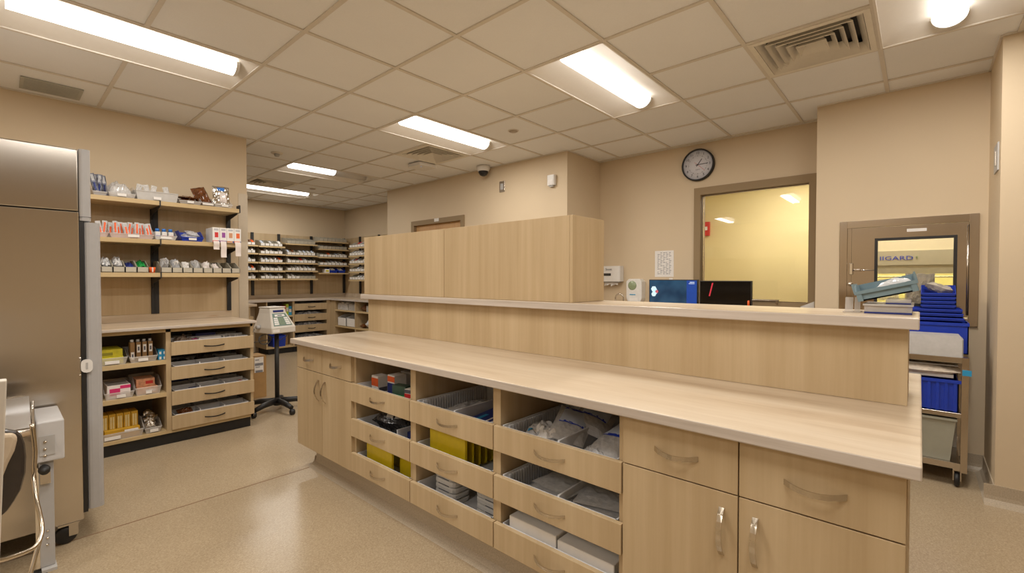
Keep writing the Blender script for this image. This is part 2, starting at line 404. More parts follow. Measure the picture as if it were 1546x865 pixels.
# ------------------------------------------------------------------ ceiling: grid, tiles, fixtures
G = 0.61
GX, GY = 2.407, 1.418
def gx(i): return GX+G*i
def gy(j): return GY+G*j
troffers = {(0,0),(0,3),(0,7),(0,10),(0,-3),(-4,3),(-4,0),(-4,-3),(-8,3),(-8,-1)}
half_lit = (0,7)
vents = {(1,-2),(1,4),(0,9)}
slab = MB().box(X0, XB+T, Y0, YF, CEIL+0.12, CEIL+0.17)
ceil = struct(slab, 'ceiling', plain('plenum_board', (0.3, 0.27, 0.23), 0.9))
used = set()
for (i, j) in troffers: used |= {(i, j), (i+1, j)}
used |= vents
tile_cache = {}
def in_room(x, y):
    if y > 6.42: return x < XR
    if y > 2.92: return x < XD
    if y > 0.645: return x < XB
    if y > -0.345: return x < XP
    return x < XC
RECTS = [(X0, XR, 6.42, YF), (X0, XD, 2.92, 6.42), (X0, XB, 0.645, 2.92), (X0, XP, -0.345, 0.645), (X0, XC, Y0, -0.345)]
LWALL = (X0, 1.69, YL, YL+0.16)
for i in range(-9, 5):
    for j in range(-7, 13):
        if (i, j) in used: continue
        a0, a1, b0, b1 = gx(i), gx(i+1), gy(j), gy(j+1)
        cx_, cy_ = (a0+a1)/2, (b0+b1)/2; e = 0.007; pcs = []
        for (rx0, rx1, ry0, ry1) in RECTS:
            x0, x1, y0, y1 = max(a0+e, rx0), min(a1-e, rx1), max(b0+e, ry0), min(b1-e, ry1)
            if x1-x0 < 0.004 or y1-y0 < 0.004: continue
            pcs.append(tuple(round(v, 4) for v in (x0-cx_, x1-cx_, y0-cy_, y1-cy_)))
        if not pcs: continue
        if len(pcs) > 1 and all(abs(q[0]-pcs[0][0]) < 1e-3 and abs(q[1]-pcs[0][1]) < 1e-3 for q in pcs):
            pcs = [(pcs[0][0], pcs[0][1], min(q[2] for q in pcs), max(q[3] for q in pcs))]
        key = tuple(pcs)
        if key not in tile_cache:
            q = MB()
            for (x0, x1, y0, y1) in pcs: q.box(x0, x1, y0, y1, 0.004, 0.018)
            tile_cache[key] = q.mesh('ceiling_tile', M_tile)
        link('ceiling_tile', tile_cache[key], ceil, (cx_, cy_, CEIL))
bars = MB()
for i in range(-9, 6):
    x = gx(i)
    for (rx0, rx1, ry0, ry1) in RECTS:
        if not (rx0 < x < rx1): continue
        # cut the bar where a fixture straddles the line
        segs = [(ry0, ry1)]
        for (ti, tj) in troffers:
            if i == ti+1:
                ns = []
                for s0, s1 in segs:
                    c0, c1 = gy(tj), gy(tj+1)
                    if c1 <= s0 or c0 >= s1: ns.append((s0, s1)); continue
                    if c0 > s0: ns.append((s0, c0))
                    if c1 < s1: ns.append((c1, s1))
                segs = ns
        for s0, s1 in segs: bars.box(x-0.012, x+0.012, s0, s1, CEIL-0.004, CEIL+0.004)
for j in range(-7, 14):
    y = gy(j)
    for (rx0, rx1, ry0, ry1) in RECTS:
        if ry0 < y < ry1: bars.box(rx0, rx1, y-0.012, y+0.012, CEIL-0.0035, CEIL+0.0035)
# wall angle
def ang(x0, x1, y0, y1): bars.box(x0, x1, y0, y1, CEIL-0.006, CEIL+0.01)
ang(X0, 1.69, YL-0.012, YL); ang(XB-0.012, XB, 0.645, 2.92); ang(XD-0.012, XD, 2.92, 6.42); ang(XP-0.012, XP, -0.345, 0.645); ang(X0, XR, YF-0.012, YF); ang(XR-0.012, XR, 6.42, YF)
ang(XD, XB, 2.908, 2.92); ang(XC-0.012, XC, Y0, -0.345); ang(XC, XP, -0.345, -0.333)
struct(bars, 'ceiling_grid', M_tbar, ceil)

def troffer_meshes(half):
    L, W = 1.22-0.016, 0.61-0.016; n = 14
    pan = MB(); prof = []
    for k in range(n+1):
        y = -W/2+W*k/n; t = abs(y)/(W/2); prof.append((y, 0.085*(1-t**2.2)))
    vs = []; fs = []
    for xx, drop in ((-L/2, 1), (-L/2+0.07, 0), (L/2-0.07, 0), (L/2, 1)):
        for y, z in prof: vs.append((xx, y, z*(0.0 if drop else 1.0)))
    for a in range(3):
        for k in range(n): fs.append((a*(n+1)+k, a*(n+1)+k+1, (a+1)*(n+1)+k+1, (a+1)*(n+1)+k))
    pan.add(vs, fs, 0, True)
    rim = MB().box(-L/2-0.006, L/2+0.006, -W/2-0.006, -W/2+0.006, -0.004, 0.004).box(-L/2-0.006, L/2+0.006, W/2-0.006, W/2+0.006, -0.004, 0.004)
    rim.box(-L/2-0.006, -L/2+0.006, -W/2, W/2, -0.004, 0.004).box(L/2-0.006, L/2+0.006, -W/2, W/2, -0.004, 0.004)
    def lens(x0, x1):
        q = MB(); pts = [(0.075*math.cos(R(t)), 0.062+0.066*math.sin(R(t))) for t in range(180, 361, 15)]
        q.prism(pts, 'x', x0, x1, 0, True); return q
    le = L/2-0.075
    def cap(sgn):
        pts = [(0.078*math.cos(R(t)), 0.062+0.069*math.sin(R(t))) for t in range(180, 361, 15)]
        return MB().prism(pts, 'x', sgn*le, sgn*(le+0.02))
    pn = MB().box(-L/2, L/2, -W/2, W/2, 0.088, 0.1)
    out = [('reflector_pan', pan, M_pan), ('rim', rim, M_pan), ('end_cap', cap(1), M_white), ('housing', pn, M_pan)]
    if half: out += [('lens', lens(-le, 0.06), M_lamp), ('unlit_lens', lens(0.06, le), M_lampoff)]
    else: out += [('lens', lens(-le, le), M_lamp)]
    return [(nm, q.mesh(nm, mt)) for nm, q, mt in out]
def tube_light(o, half=False, dz=0, w=TUBE_W):
    ld = bpy.data.lights.new('tube_light', 'AREA'); ld.shape = 'RECTANGLE'; ld.size = 0.55 if half else 1.04; ld.size_y = 0.12
    ld.energy = w*(0.55 if half else 1); ld.color = LAMP_COL[:3]
    lo = bpy.data.objects.new('tube_light', ld); col.objects.link(lo); lo.parent = o; lo.location = (-0.24 if half else 0, 0, -0.008+dz)
TM1, TM2 = troffer_meshes(False), troffer_meshes(True)
tl = {(0,0): 'recessed fluorescent ceiling light beside the tiles in front of the wall clock',
      (0,3): 'recessed fluorescent ceiling light with a louvred vent against its far side',
      (0,7): 'ceiling light whose lens is lit only along its left half',
      (0,10): 'farthest fluorescent ceiling light, before the far wall of shelved bins',
      (0,-3): 'ceiling light at the top right corner, above the steel hatch',
      (-4,3): 'ceiling light at the top left corner, above the steel refrigerator'}
for t in sorted(troffers):
    o = thing('ceiling_light', tl.get(t, 'fluorescent ceiling light %s' % {(-4,0):'directly over the camera',(-4,-3):'over the near right corner behind the camera',(-8,3):'behind the camera on the refrigerator side',(-8,-1):'at the rear of the room behind the camera'}.get(t)), 'ceiling light', (gx(t[0]+1), gy(t[1])+G/2, CEIL-0.002), 0, 'recessed fluorescent lights')
    for nm, me in (TM2 if t == half_lit else TM1): link(nm, me, o)
    tube_light(o, t == half_lit)
# lamp of the inner room
o = thing('ceiling_light', 'long ceiling light inside the yellow room behind the window', 'ceiling light', (6.0, 1.0, CEIL-0.002), R(90), 'recessed fluorescent lights')
for nm, me in TM1: link(nm, me, o, (0, 0, -0.11))
tube_light(o, dz=-0.11, w=26)
o = thing('ceiling_light', 'ceiling light over the hood in the room behind the hatch', 'ceiling light', (5.33, 0.05, CEIL-0.002), R(90), 'recessed fluorescent lights')
for nm, me in TM1: link(nm, me, o, (0, 0, -0.11))
tube_light(o, dz=-0.11, w=26)

# louvred vents
def vent(i, j, label):
    W = G/2-0.012
    o = thing('ceiling_vent', label, 'vent', (gx(i)+G/2, gy(j)+G/2, CEIL-0.002), 0, 'square louvred ceiling vents')
    f = MB()
    for a, b in ((W, W-0.03),):
        f.box(-a,a,-a,-b,-0.006,0.004).box(-a,a,b,a,-0.006,0.004).box(-a,-b,-b,b,-0.006,0.004).box(b,a,-b,b,-0.006,0.004)
    link('frame', f.mesh('frame', plain('vent_enamel', (0.78, 0.73, 0.64), 0.45, var=0.02)), o)
    link('duct', MB().box(-W,W,-W,W,0.07,0.08).mesh('duct', M_black), o)
    r = W-0.034
    while r > 0.03:
        q = MB(); a, b = r, r-0.034       # a sloped square ring
        vs = []
        for rr, z in ((a, -0.008), (b, 0.042), (b, 0.045), (a+0.002, -0.004)): vs += [(-rr,-rr,z),(rr,-rr,z),(rr,rr,z),(-rr,rr,z)]
        fs = []
        for k in range(4):
            for c in range(4): fs.append((k*4+c, k*4+(c+1)%4, ((k+1)%4)*4+(c+1)%4, ((k+1)%4)*4+c))
        q.add(vs, fs); link('louvre', q.mesh('louvre', MATS['vent_enamel']), o)
        r -= 0.046
vent(1, -2, 'square louvred vent nearest the camera, between ceiling light and hatch wall')
vent(1, 4, 'square louvred vent tucked behind the middle ceiling light')
vent(0, 9, 'louvred vent in front of the farthest ceiling light')
# small ceiling devices
def sprinkler(x, y, label):
    o = thing('fire_sprinkler', label, 'sprinkler', (x, y, CEIL))
    link('cover_plate', MB().lathe([(0.0,-0.008),(0.036,-0.008),(0.042,-0.003),(0.042,0.003)]).mesh('cover_plate', plain('bronze_cover', (0.36, 0.29, 0.22), 0.4)), o)
    link('escutcheon', MB().lathe([(0.05,-0.002),(0.052,0.0),(0.052,0.004),(0.0,0.004)]).mesh('escutcheon', M_tbar), o)
sprinkler(3.307, 2.924, 'round concealed sprinkler cover on the tile right of the middle light')
sprinkler(3.328, 7.159, 'round sprinkler cover beside the farthest ceiling light')
o = thing('smoke_detector', 'small white detector on the ceiling beside the left wall end', 'detector', (2.115, 5.418, CEIL))
link('base', MB().lathe([(0.0,-0.012),(0.055,-0.012),(0.062,0.0),(0.062,0.004)]).mesh('base', M_tbar), o)
link('sensor_head', MB().lathe([(0.0,-0.04),(0.024,-0.038),(0.03,-0.012)]).mesh('sensor_head', M_greyplas), o)
o = thing('wireless_access_point', 'square white wireless box on the ceiling near the dome camera', 'access point', (3.513, 4.613, CEIL))
link('body', MB().rbox(-0.13,0.13,-0.13,0.13,-0.045,-0.008,0.03).mesh('body', M_white), o)
link('mount', MB().box(-0.1,0.1,-0.1,0.1,-0.008,0).mesh('mount', M_greyplas), o)
link('indicator', MB().lathe([(0.0,-0.047),(0.008,-0.046),(0.008,-0.044)],(-0.05,-0.05,0),10).mesh('indicator', plain('blue_indicator', (0.3,0.45,0.9), 0.3, emit=1.0)), o)
o = thing('dome_camera', 'white dome security camera on the ceiling edge above the door wall', 'camera', (4.09, 4.12, CEIL))
link('housing', MB().lathe([(0.085,0),(0.085,-0.03),(0.07,-0.06),(0.06,-0.065)]).mesh('housing', M_white), o)
link('dome', MB().lathe([(0.062,-0.06),(0.06,-0.085),(0.042,-0.112),(0.02,-0.124),(0.0,-0.127)]).mesh('dome', plain('smoked_dome', (0.01,0.01,0.012), 0.08)), o)
o = wthing('ceiling_grille', 'flat grey return grille in the ceiling above the refrigerator', 'grille', (0.292, 4.83, CEIL))
part(MB().box(0.13,0.455,4.69,4.975,CEIL-0.006,CEIL+0.002), 'frame', plain('grey_grille', (0.44,0.43,0.38), 0.6), o)
g = MB()
for k in range(12): g.box(0.15,0.435,4.71+k*0.021,4.718+k*0.021,CEIL-0.009,CEIL-0.005)
part(g, 'slat_field', MATS['grey_grille'], o)

# ================================================================== WALL DEVICES
def plate(name, label, cat, ya, yb, za, zb, x, mat=M_greyplas):
    o = wthing(name, label, cat, (x, (ya+yb)/2, za)); return o
o = wthing('wall_speaker_plate', 'small grey plate on the tan wall below the dome camera', 'wall plate', (XD, 3.895, 2.405))
part(MB().box(XD-0.008,XD,3.85,3.94,2.405,2.54), 'plate', M_steelz, o, 0.002)
part(MB().box(XD-0.011,XD-0.007,3.872,3.918,2.435,2.51), 'insert', M_greyplas, o)
o = wthing('motion_sensor', 'white motion sensor on the tan wall near the outer corner', 'sensor', (XD, 3.115, 2.37))
part(MB().rbox(XD-0.05,XD,3.065,3.165,2.38,2.495,0.015), 'body', M_white, o)
part(MB().rbox(XD-0.054,XD-0.045,3.085,3.145,2.395,2.44,0.006,ax='x'), 'lens', M_paper, o)
part(MB().box(XD-0.04,XD-0.005,3.09,3.14,2.365,2.382), 'bracket', M_greyplas, o)
q0 = at(1504, 222, 'y', -0.345); q1 = at(1507.5, 257, 'y', -0.345)
o = wthing('wall_switch', 'thin grey plate on the narrow return wall at right', 'wall plate', ((q0.x+q1.x)/2, -0.345, q1.z))
part(MB().box(min(q0.x,q1.x)-0.02,max(q0.x,q1.x)+0.02,-0.345,-0.338,q1.z,q0.z), 'plate', M_greyplas, o, 0.001)
part(MB().box((q0.x+q1.x)/2-0.01,(q0.x+q1.x)/2+0.01,-0.338,-0.335,q1.z+0.04,q0.z-0.04), 'insert', M_steelz, o)
# clock
cy, cz, cr = 1.742, 2.515, 0.165
o = wthing('wall_clock', 'round white wall clock with black rim above the window', 'clock', (XB, cy, cz-cr))
part(MB().lathe([(cr,0),(cr,-0.04),(cr-0.006,-0.045),(cr-0.014,-0.04),(cr-0.014,-0.03)],(XB,cy,cz),48,'x',caps=False), 'rim', M_black, o)
face = part(MB().lathe([(0.0,-0.03),(cr-0.012,-0.03),(cr-0.012,-0.005)],(XB,cy,cz),48,'x'), 'face', plain('clock_face', (0.70,0.70,0.76), 0.5, var=0.01), o)
rl = ROOTLOC[o.name]
def ctext(body, dy, dz, size, mat=M_ink, name='numeral'):
    me = text_mesh(body, size); me.materials.clear(); me.materials.append(mat); me.name = name
    t = link(name, me, face, (XB-0.0315-rl[0], cy+dy-rl[1], cz+dz-rl[2]), FACE_NX); return t
for h in range(1, 13):
    a = R(90-30*h); ctext(str(h), -math.cos(a)*0.121, math.sin(a)*0.121, 0.036)
ctext('QUARTZ', 0, -0.05, 0.011, name='lettering')
tk = MB()
for k in range(60):
    a = R(6*k); rr0, rr1 = (0.088, 0.097) if k % 5 == 0 else (0.093, 0.097); wd = 0.0022 if k % 5 == 0 else 0.001
    Mx = Matrix.Translation((XB-0.0315, cy, cz)) @ Matrix.Rotation(a, 4, 'X')
    tk.box(-0.0005,0.0005,-wd,wd,rr0,rr1,0,Mx)
part(tk, 'minute_ring', M_ink, face)
def hand(ang, l0, l1, wd, dx, mat, name):
    Mx = Matrix.Translation((XB-dx, cy, cz)) @ Matrix.Rotation(R(ang), 4, 'X')
    part(MB().box(-0.001,0.001,-wd,wd,-l0,l1,0,Mx), name, mat, o)
hand(37, 0.02, 0.07, 0.0035, 0.034, M_ink, 'hour_hand'); hand(88, 0.02, 0.105, 0.003, 0.036, M_ink, 'minute_hand'); hand(132, 0.04, 0.10, 0.0012, 0.038, M_red, 'second_hand')
part(MB().lathe([(0.0,-0.04),(0.007,-0.04),(0.007,-0.032)],(XB,cy,cz),16,'x'), 'hub', M_ink, o)
# paper towel dispenser, soap dispenser, notice sheets on the back wall
def P(x, y, X): return at(x, y, 'x', X)
a, b = P(904,402,XB-0.1), P(936,425,XB-0.1)
o = wthing('paper_towel_dispenser', 'white paper towel dispenser on the back wall beside the wooden hutch', 'dispenser', (XB, (a.y+b.y)/2, b.z))
part(MB().rbox(XB-0.11,XB,b.y,a.y,b.z,a.z,0.02), 'cover', M_white, o)
ww = a.y-b.y
part(MB().box(XB-0.113,XB-0.105,b.y+ww*0.4,a.y-0.02,a.z-0.115,a.z-0.085), 'slot', M_dark, o)
part(MB().box(XB-0.09,XB-0.03,b.y+0.02,a.y-0.02,b.z-0.012,b.z), 'outlet', M_greyplas, o)
tw = MB()
for k in range(6): tw.add([(XB-0.06-0.01*(k%2), b.y+0.04+0.03*k, b.z-0.005), (XB-0.07+0.01*(k%2), b.y+0.075+0.03*k, b.z-0.005), (XB-0.075+0.008*(k%2), b.y+0.072+0.03*k, b.z-0.035-0.012*(k%3)), (XB-0.07, b.y+0.043+0.03*k, b.z-0.03-0.01*((k+1)%2))], [(0,1,2,3)])
part(tw, 'paper_towel', M_paper, o)
me = text_mesh('Scott', 0.04); me.materials.append(M_ink)
t = link('lettering', me, o, (XB-0.112-XB, (a.y+b.y)/2+0.0-ROOTLOC[o.name][1], a.z-0.04-ROOTLOC[o.name][2]), FACE_NX)
a, b = P(948,421,XB-0.06), P(971,457,XB-0.06)
o = wthing('soap_dispenser', 'white soap dispenser with clear green window on the back wall', 'dispenser', (XB, (a.y+b.y)/2, b.z))
sp_prof = [(b.y+0.02,b.z),(a.y-0.02,b.z),(a.y,b.z+0.05),(a.y,a.z-0.03),(a.y-0.03,a.z),(b.y+0.03,a.z),(b.y,a.z-0.03),(b.y,b.z+0.05)]
part(MB().prism(sp_prof, 'x', XB-0.1, XB), 'body', M_white, o, 0.006)
part(MB().lathe([(0.0,-0.108),(0.045,-0.106),(0.055,-0.098)],(XB,(a.y+b.y)/2+0.02,a.z-0.075),20,'x'), 'sight_window', plain('soap_window', (0.30,0.36,0.22), 0.2), o)
part(MB().box(XB-0.103,XB-0.098,(a.y+b.y)/2-0.02,(a.y+b.y)/2+0.05,b.z+0.085,b.z+0.095), 'lettering', M_cyan, o)
part(MB().box(XB-0.106,XB-0.09,(a.y+b.y)/2-0.05,(a.y+b.y)/2+0.05,b.z+0.015,b.z+0.05), 'push_bar', M_paper, o)
a, b = P(989,379,XB), P(1017,418,XB)
o = wthing('notice_sheet', 'printed notice sheet taped to the back wall above the monitors', 'notice', (XB, (a.y+b.y)/2, b.z))
part(MB().box(XB-0.002,XB,b.y,a.y,b.z,a.z), 'sheet', M_paper, o)
ln = MB()
for c in range(5):
    yy = a.y-0.03-c*(a.y-b.y-0.05)/5
    for k in range(14):
        if (k*7+c*3) % 11 == 0: continue
        zz = a.z-0.02-k*(a.z-b.z-0.04)/14
        ln.box(XB-0.003,XB-0.002,yy-0.026*(0.5+0.5*((k*5+c)%3)/2),yy,zz-0.006,zz)
part(ln, 'printed_rows', plain('grey_ink', (0.22,0.22,0.24), 0.7), o)
o = solo(MB().box(XB-0.002,XB,b.y+0.01,b.y+0.05,b.z-0.06,b.z-0.012), 'memo_slip', M_paper, 'tiny paper slip taped just below the printed notice sheet', 'paper')
# red box on the inner yellow wall seen through the window
q = P(1066, 346, 6.9)
o = wthing('fire_alarm_station', 'red alarm box on the yellow wall seen through the window', 'alarm', (6.9, q.y, q.z-0.1))
part(MB().box(6.85,6.9,q.y-0.06,q.y+0.06,q.z-0.1,q.z+0.1), 'body', M_red, o, 0.005)
part(MB().box(6.843,6.85,q.y-0.035,q.y+0.035,q.z-0.02,q.z+0.03), 'pull_handle', M_paper, o)

# ================================================================== ISLAND
XF = 1.41             # face of the fronts
XI = 1.43             # front edge of the carcasses
DEP = 1.965           # back of the carcasses
ZB, ZT = 0.165, 0.874
RIS0, RIS1 = 2.0, 2.26
def ybetween(*a): return min(a), max(a)
# plinth
m = MB().box(1.50, 2.55, 0.12, 3.20, 0.0, ZB)
prof = [(0, 0), (-0.05, 0), (-0.025, 0.012), (-0.008, 0.035), (0, 0.07)]
m.prism([(1.50+a, z) for a, z in prof], 'y', 0.10, 3.22)
m.prism([(3.20-a, z) for a, z in prof], 'x', 1.49, 2.55)
struct(m, 'baseboard_island', M_cove)
# bow handles
def bow(y0, y1, z, xf=XF, w=0.0075, out=0.03, n=9):
    # strap handle lying along y on a face that looks to -x
    q = MB(); L = abs(y1-y0); ya = min(y0,y1); pts = []
    for k in range(n):
        t = k/(n-1); s = math.sin(math.pi*t)**0.75
        pts.append((xf-0.002-out*s, ya+L*t))
    vs = []; fs = []
    for i, (x, y) in enumerate(pts):
        vs += [(x, y, z-w-0.006*math.sin(math.pi*i/(n-1))), (x, y, z+w-0.006*math.sin(math.pi*i/(n-1))), (x+0.004, y, z+w-0.006*math.sin(math.pi*i/(n-1))), (x+0.004, y, z-w-0.006*math.sin(math.pi*i/(n-1)))]
    for i in range(n-1):
        for c in range(4): fs.append((i*4+c, i*4+(c+1)%4, (i+1)*4+(c+1)%4, (i+1)*4+c))
    fs += [(0,1,2,3), ((n-1)*4+3,(n-1)*4+2,(n-1)*4+1,(n-1)*4)]
    q.add(vs, fs); return q
def bowz(z0, z1, y, xf=XF, w=0.0075, out=0.03, n=9):
    q = MB(); vs = []; fs = []; za, L = min(z0,z1), abs(z1-z0)
    for i in range(n):
        t = i/(n-1); x = xf-0.002-out*math.sin(math.pi*t)**0.75; zz = za+L*t
        vs += [(x,y-w,zz),(x,y+w,zz),(x+0.004,y+w,zz),(x+0.004,y-w,zz)]
    for i in range(n-1):
        for c in range(4): fs.append((i*4+c, i*4+(c+1)%4, (i+1)*4+(c+1)%4, (i+1)*4+c))
    fs += [(0,1,2,3), ((n-1)*4+3,(n-1)*4+2,(n-1)*4+1,(n-1)*4)]
    q.add(vs, fs); return q
def carcass(o, y0, y1, shelf_z=(), back=True):
    for yy in (y0, y1-0.022): part(MB().box(XI, DEP, yy, yy+0.022, ZB, ZT), 'side_panel', M_wood, o)
    part(MB().box(XI, DEP, y0+0.022, y1-0.022, ZB, ZB+0.018), 'bottom_panel', M_wood, o)
    part(MB().box(DEP-0.012, DEP, y0+0.022, y1-0.022, ZB+0.018, ZT), 'back_panel', M_wood, o)
def door_cabinet(y0, y1, label, hz):
    o = wthing('door_cabinet', label, 'cabinet', (XF, (y0+y1)/2, ZB), 'base cabinets of the island')
    carcass(o, y0, y1); ym = (y0+y1)/2; g = 0.0018
    for a, b, inner in ((y0, ym, 1), (ym, y1, -1)):
        dr = part(MB().box(XF, XI, a+g, b-g, 0.7095, ZT-0.003), 'drawer_front', M_wood, o, 0.0012)
        c = (a+b)/2; part(bow(c-0.07, c+0.07, 0.785), 'handle', M_nickel, dr)
        dd = part(MB().box(XF, XI, a+g, b-g, ZB+0.002, 0.7055), 'door', M_wood, o, 0.0012)
        hy = ym+(-0.045 if inner == 1 else 0.045)
        part(bowz(0.52, 0.662, hy), 'handle', M_nickel, dd)
    return o
YN0, YN1 = 0.015, 0.75
door_cabinet(YN0, YN1, 'wood door cabinet at the near right end of the island', 0)
door_cabinet(2.55, 3.295, 'wood door cabinet at the far left end of the island', 0)
DZ = [(0.598, 0.705), (0.386, 0.492), (0.175, 0.286)]
COLS = [(1.9585, 2.55), (1.3585, 1.9585), (0.75, 1.3585)]
cl = ['island drawer cabinet with yellow trays in its lowest drawer, next to the far doors',
      'middle island drawer cabinet with yellow trays in its centre drawer',
      'island drawer cabinet holding long white cartons in its lowest drawer']
def tray_mb(x0, x1, y0, y1, z0, z1, rib=False, mid=None):
    q = MB(); t = 0.006
    q.box(x0,x1,y0,y1,z0,z0+t).box(x0,x0+t,y0,y1,z0,z1).box(x1-t,x1,y0,y1,z0,z1).box(x0,x1,y0,y0+t,z0,z1).box(x0,x1,y1-t,y1,z0,z1)
    return q
for ci, (y0, y1) in enumerate(COLS):
    o = wthing('drawer_cabinet', cl[ci], 'cabinet', (XF, (y0+y1)/2, ZB), 'base cabinets of the island')
    carcass(o, y0, y1)
    for k, (z0, z1) in enumerate(DZ):
        dr = part(MB().box(XF-0.004, XI-0.004, y0+0.003, y1-0.003, z0, z1), 'drawer', M_wood, o, 0.0012)
        tr = tray_mb(XI-0.003, DEP-0.03, y0+0.03, y1-0.03, z0+0.01, z1-0.002)
        if (ci, k) in ((1,0),(2,0),(2,1)):
            ym = (y0+y1)/2-0.02
            tr.box(XI+0.003, DEP-0.035, ym-0.004, ym+0.004, z0+0.012, z1+0.004)
            # ribbed basket wall along the far side
            for r_ in range(26):
                xx = XI+0.03+r_*0.0175
                tr.box(xx, xx+0.009, y1-0.05, y1-0.036, z0+0.02, z1-0.004)
            tr.box(XI, DEP-0.03, y1-0.04, y1-0.034, z0+0.01, z1+0.003)
        part(tr, 'drawer_tray', M_tray, dr)
        c = (y0+y1)/2+0.005
        part(bow(c-0.075, c+0.075, (z0+z1)/2-0.003+0.003, w=0.0055, xf=XF-0.004), 'handle', M_nickel, dr)
# worktop, riser, ledge, hutch
def slab(name, label, x0, x1, y0, y1, z0, z1, tm, em, along):
    m = MB()
    m.box(x0,x1,y0,y1,z0,z1)
    o = solo(m, name, [tm, em], label, 'worktop', b=0.004)
    for pl in o.data.polygons: pl.material_index = 0 if pl.normal.z > 0.5 else 1
    return o
slab('island_worktop', 'long pale worktop covering the drawer island in the foreground', 1.375, 2.72, -0.01, 3.325, 0.875, 0.91, M_topy, M_edgey, 'y')
o = wthing('island_riser', 'vertical wood panel between the long worktop and the raised ledge', 'panel', (2.13, 1.68, 0.91))
part(MB().box(RIS0, RIS0+0.02, 0.026, 3.335, 0.911, 1.168), 'front_panel', M_wood, o)
part(MB().box(RIS0+0.02, RIS1-0.02, 0.026, 0.046, 0.911, 1.168).box(RIS0+0.02, RIS1-0.02, 3.315, 3.335, 0.911, 1.168), 'end_panel', M_wood, o)
part(MB().box(RIS1-0.02, RIS1, 0.026, 3.335, 0.911, 1.168), 'back_panel', M_wood, o)
slab('ledge_top', 'narrow pale ledge raised above the island worktop', 1.95, 2.34, -0.002, 3.372, 1.169, 1.207, M_topy, M_edgey, 'y')
HX0, HX1, HB, HT = 1.985, 2.30, 1.208, 1.664
o = wthing('hutch_cabinet', 'tall wood box cabinet standing on the far half of the ledge', 'cabinet', (2.14, 2.36, HB))
ys = 2.372
part(MB().box(HX0, HX0+0.018, ys+0.002, 3.37, HB, HT), 'back_board', M_wood, o, 0.001)
part(MB().box(HX0, HX0+0.018, 1.365, ys-0.002, HB, HT), 'back_board', M_wood, o, 0.001)
part(MB().box(HX0, HX1, 1.345, 1.3635, HB, HT), 'end_board', M_wood, o, 0.001)
part(MB().box(HX0+0.018, HX1, 3.352, 3.37, HB, HT), 'end_board', M_wood, o)
part(MB().box(HX0+0.018, HX1, 1.3635, 3.352, HT-0.02, HT-0.002), 'top_board', M_wood, o)
part(MB().box(HX0+0.018, HX1, 1.3635, 3.352, HB, HB+0.018), 'bottom_board', M_wood, o)
part(MB().box(HX0+0.018, HX1, 1.3635, 3.352, HB+0.22, HB+0.238), 'shelf', M_wood, o)
# desk side body under the rear worktop
o = wthing('desk_pedestal', 'wood end panel under the rear side of the island worktop', 'cabinet', (2.4, 1.65, ZB))
part(MB().box(2.02, 2.6, 0.05, 3.2, ZB, ZT), 'body', M_wood, o)

# ------------------------------------------------------------------ soft packs
def pouch_surf(u, v, s, w, d, h, seed, crumple):
    p = (1-abs(u)**4)*(1-abs(v)**4)
    n = noise.noise(Vector((u*2.3+seed*3.1, v*2.3, s*2+seed)))
    n2 = noise.noise(Vector((u*6+seed, v*6, s)))
    z = s*h/2*p*(1+crumple*n*1.6+crumple*n2*0.8) + crumple*0.014*p*(0.5-abs(noise.noise(Vector((u*3.1+seed, v*3.7-seed, 9)))*2)) + crumple*h*0.35*noise.noise(Vector((u*1.7, v*1.7+seed*2, 5)))
    return (u*w/2*(1+0.03*n2), v*d/2*(1+0.03*n), z)
def pouch(w, d, h, seed=0, crumple=0.25, nx=14, ny=12, smooth=False):
    q = MB(); vs = []; fs = []
    for s in (1, -1):
        for i in range(nx+1):
            for j in range(ny+1): vs.append(pouch_surf(2*i/nx-1, 2*j/ny-1, s, w, d, h, seed, crumple))
    k = (nx+1)*(ny+1)
    for s in (0, 1):
        for i in range(nx):
            for j in range(ny):
                a = s*k+i*(ny+1)+j; f = (a, a+ny+1, a+ny+2, a+1)
                fs.append(f if s == 0 else f[::-1])
    q.add(vs, fs, 0, smooth); return q
def place_mb(q, M):
    q.v = [tuple(M @ Vector(p)) for p in q.v]; return q
def TR(x, y, z, rx=0, ry=0, rz=0):
    return Matrix.Translation((x,y,z)) @ Matrix.Rotation(R(rz),4,'Z') @ Matrix.Rotation(R(ry),4,'Y') @ Matrix.Rotation(R(rx),4,'X')
def pack(name, label, cat, M, w, d, h, mat, seed=0, crumple=0.25, prints=(), group=None):
    # pillow pack with printed patches (u0,u1,v0,v1,mat) laid on its top face
    o = link(name, pouch(w,d,h,seed,crumple).mesh(name, mat), None); o.matrix_world = M
    tag(o, label, cat, group)
    for (u0,u1,v0,v1,mt,nm) in prints:
        n = 8; q = MB(); vs = []; fs = []
        for i in range(n+1):
            for j in range(n+1):
                u = u0+(u1-u0)*i/n; v = v0+(v1-v0)*j/n
                x_, y_, z_ = pouch_surf(u, v, 1, w, d, h, seed, crumple); vs.append((x_, y_, z_+0.0022))
        for i in range(n):
            for j in range(n):
                a = i*(n+1)+j; fs.append((a, a+n+1, a+n+2, a+1))
        q.add(vs, fs, 0, True); link(nm, q.mesh(nm, mt), o)
    return o
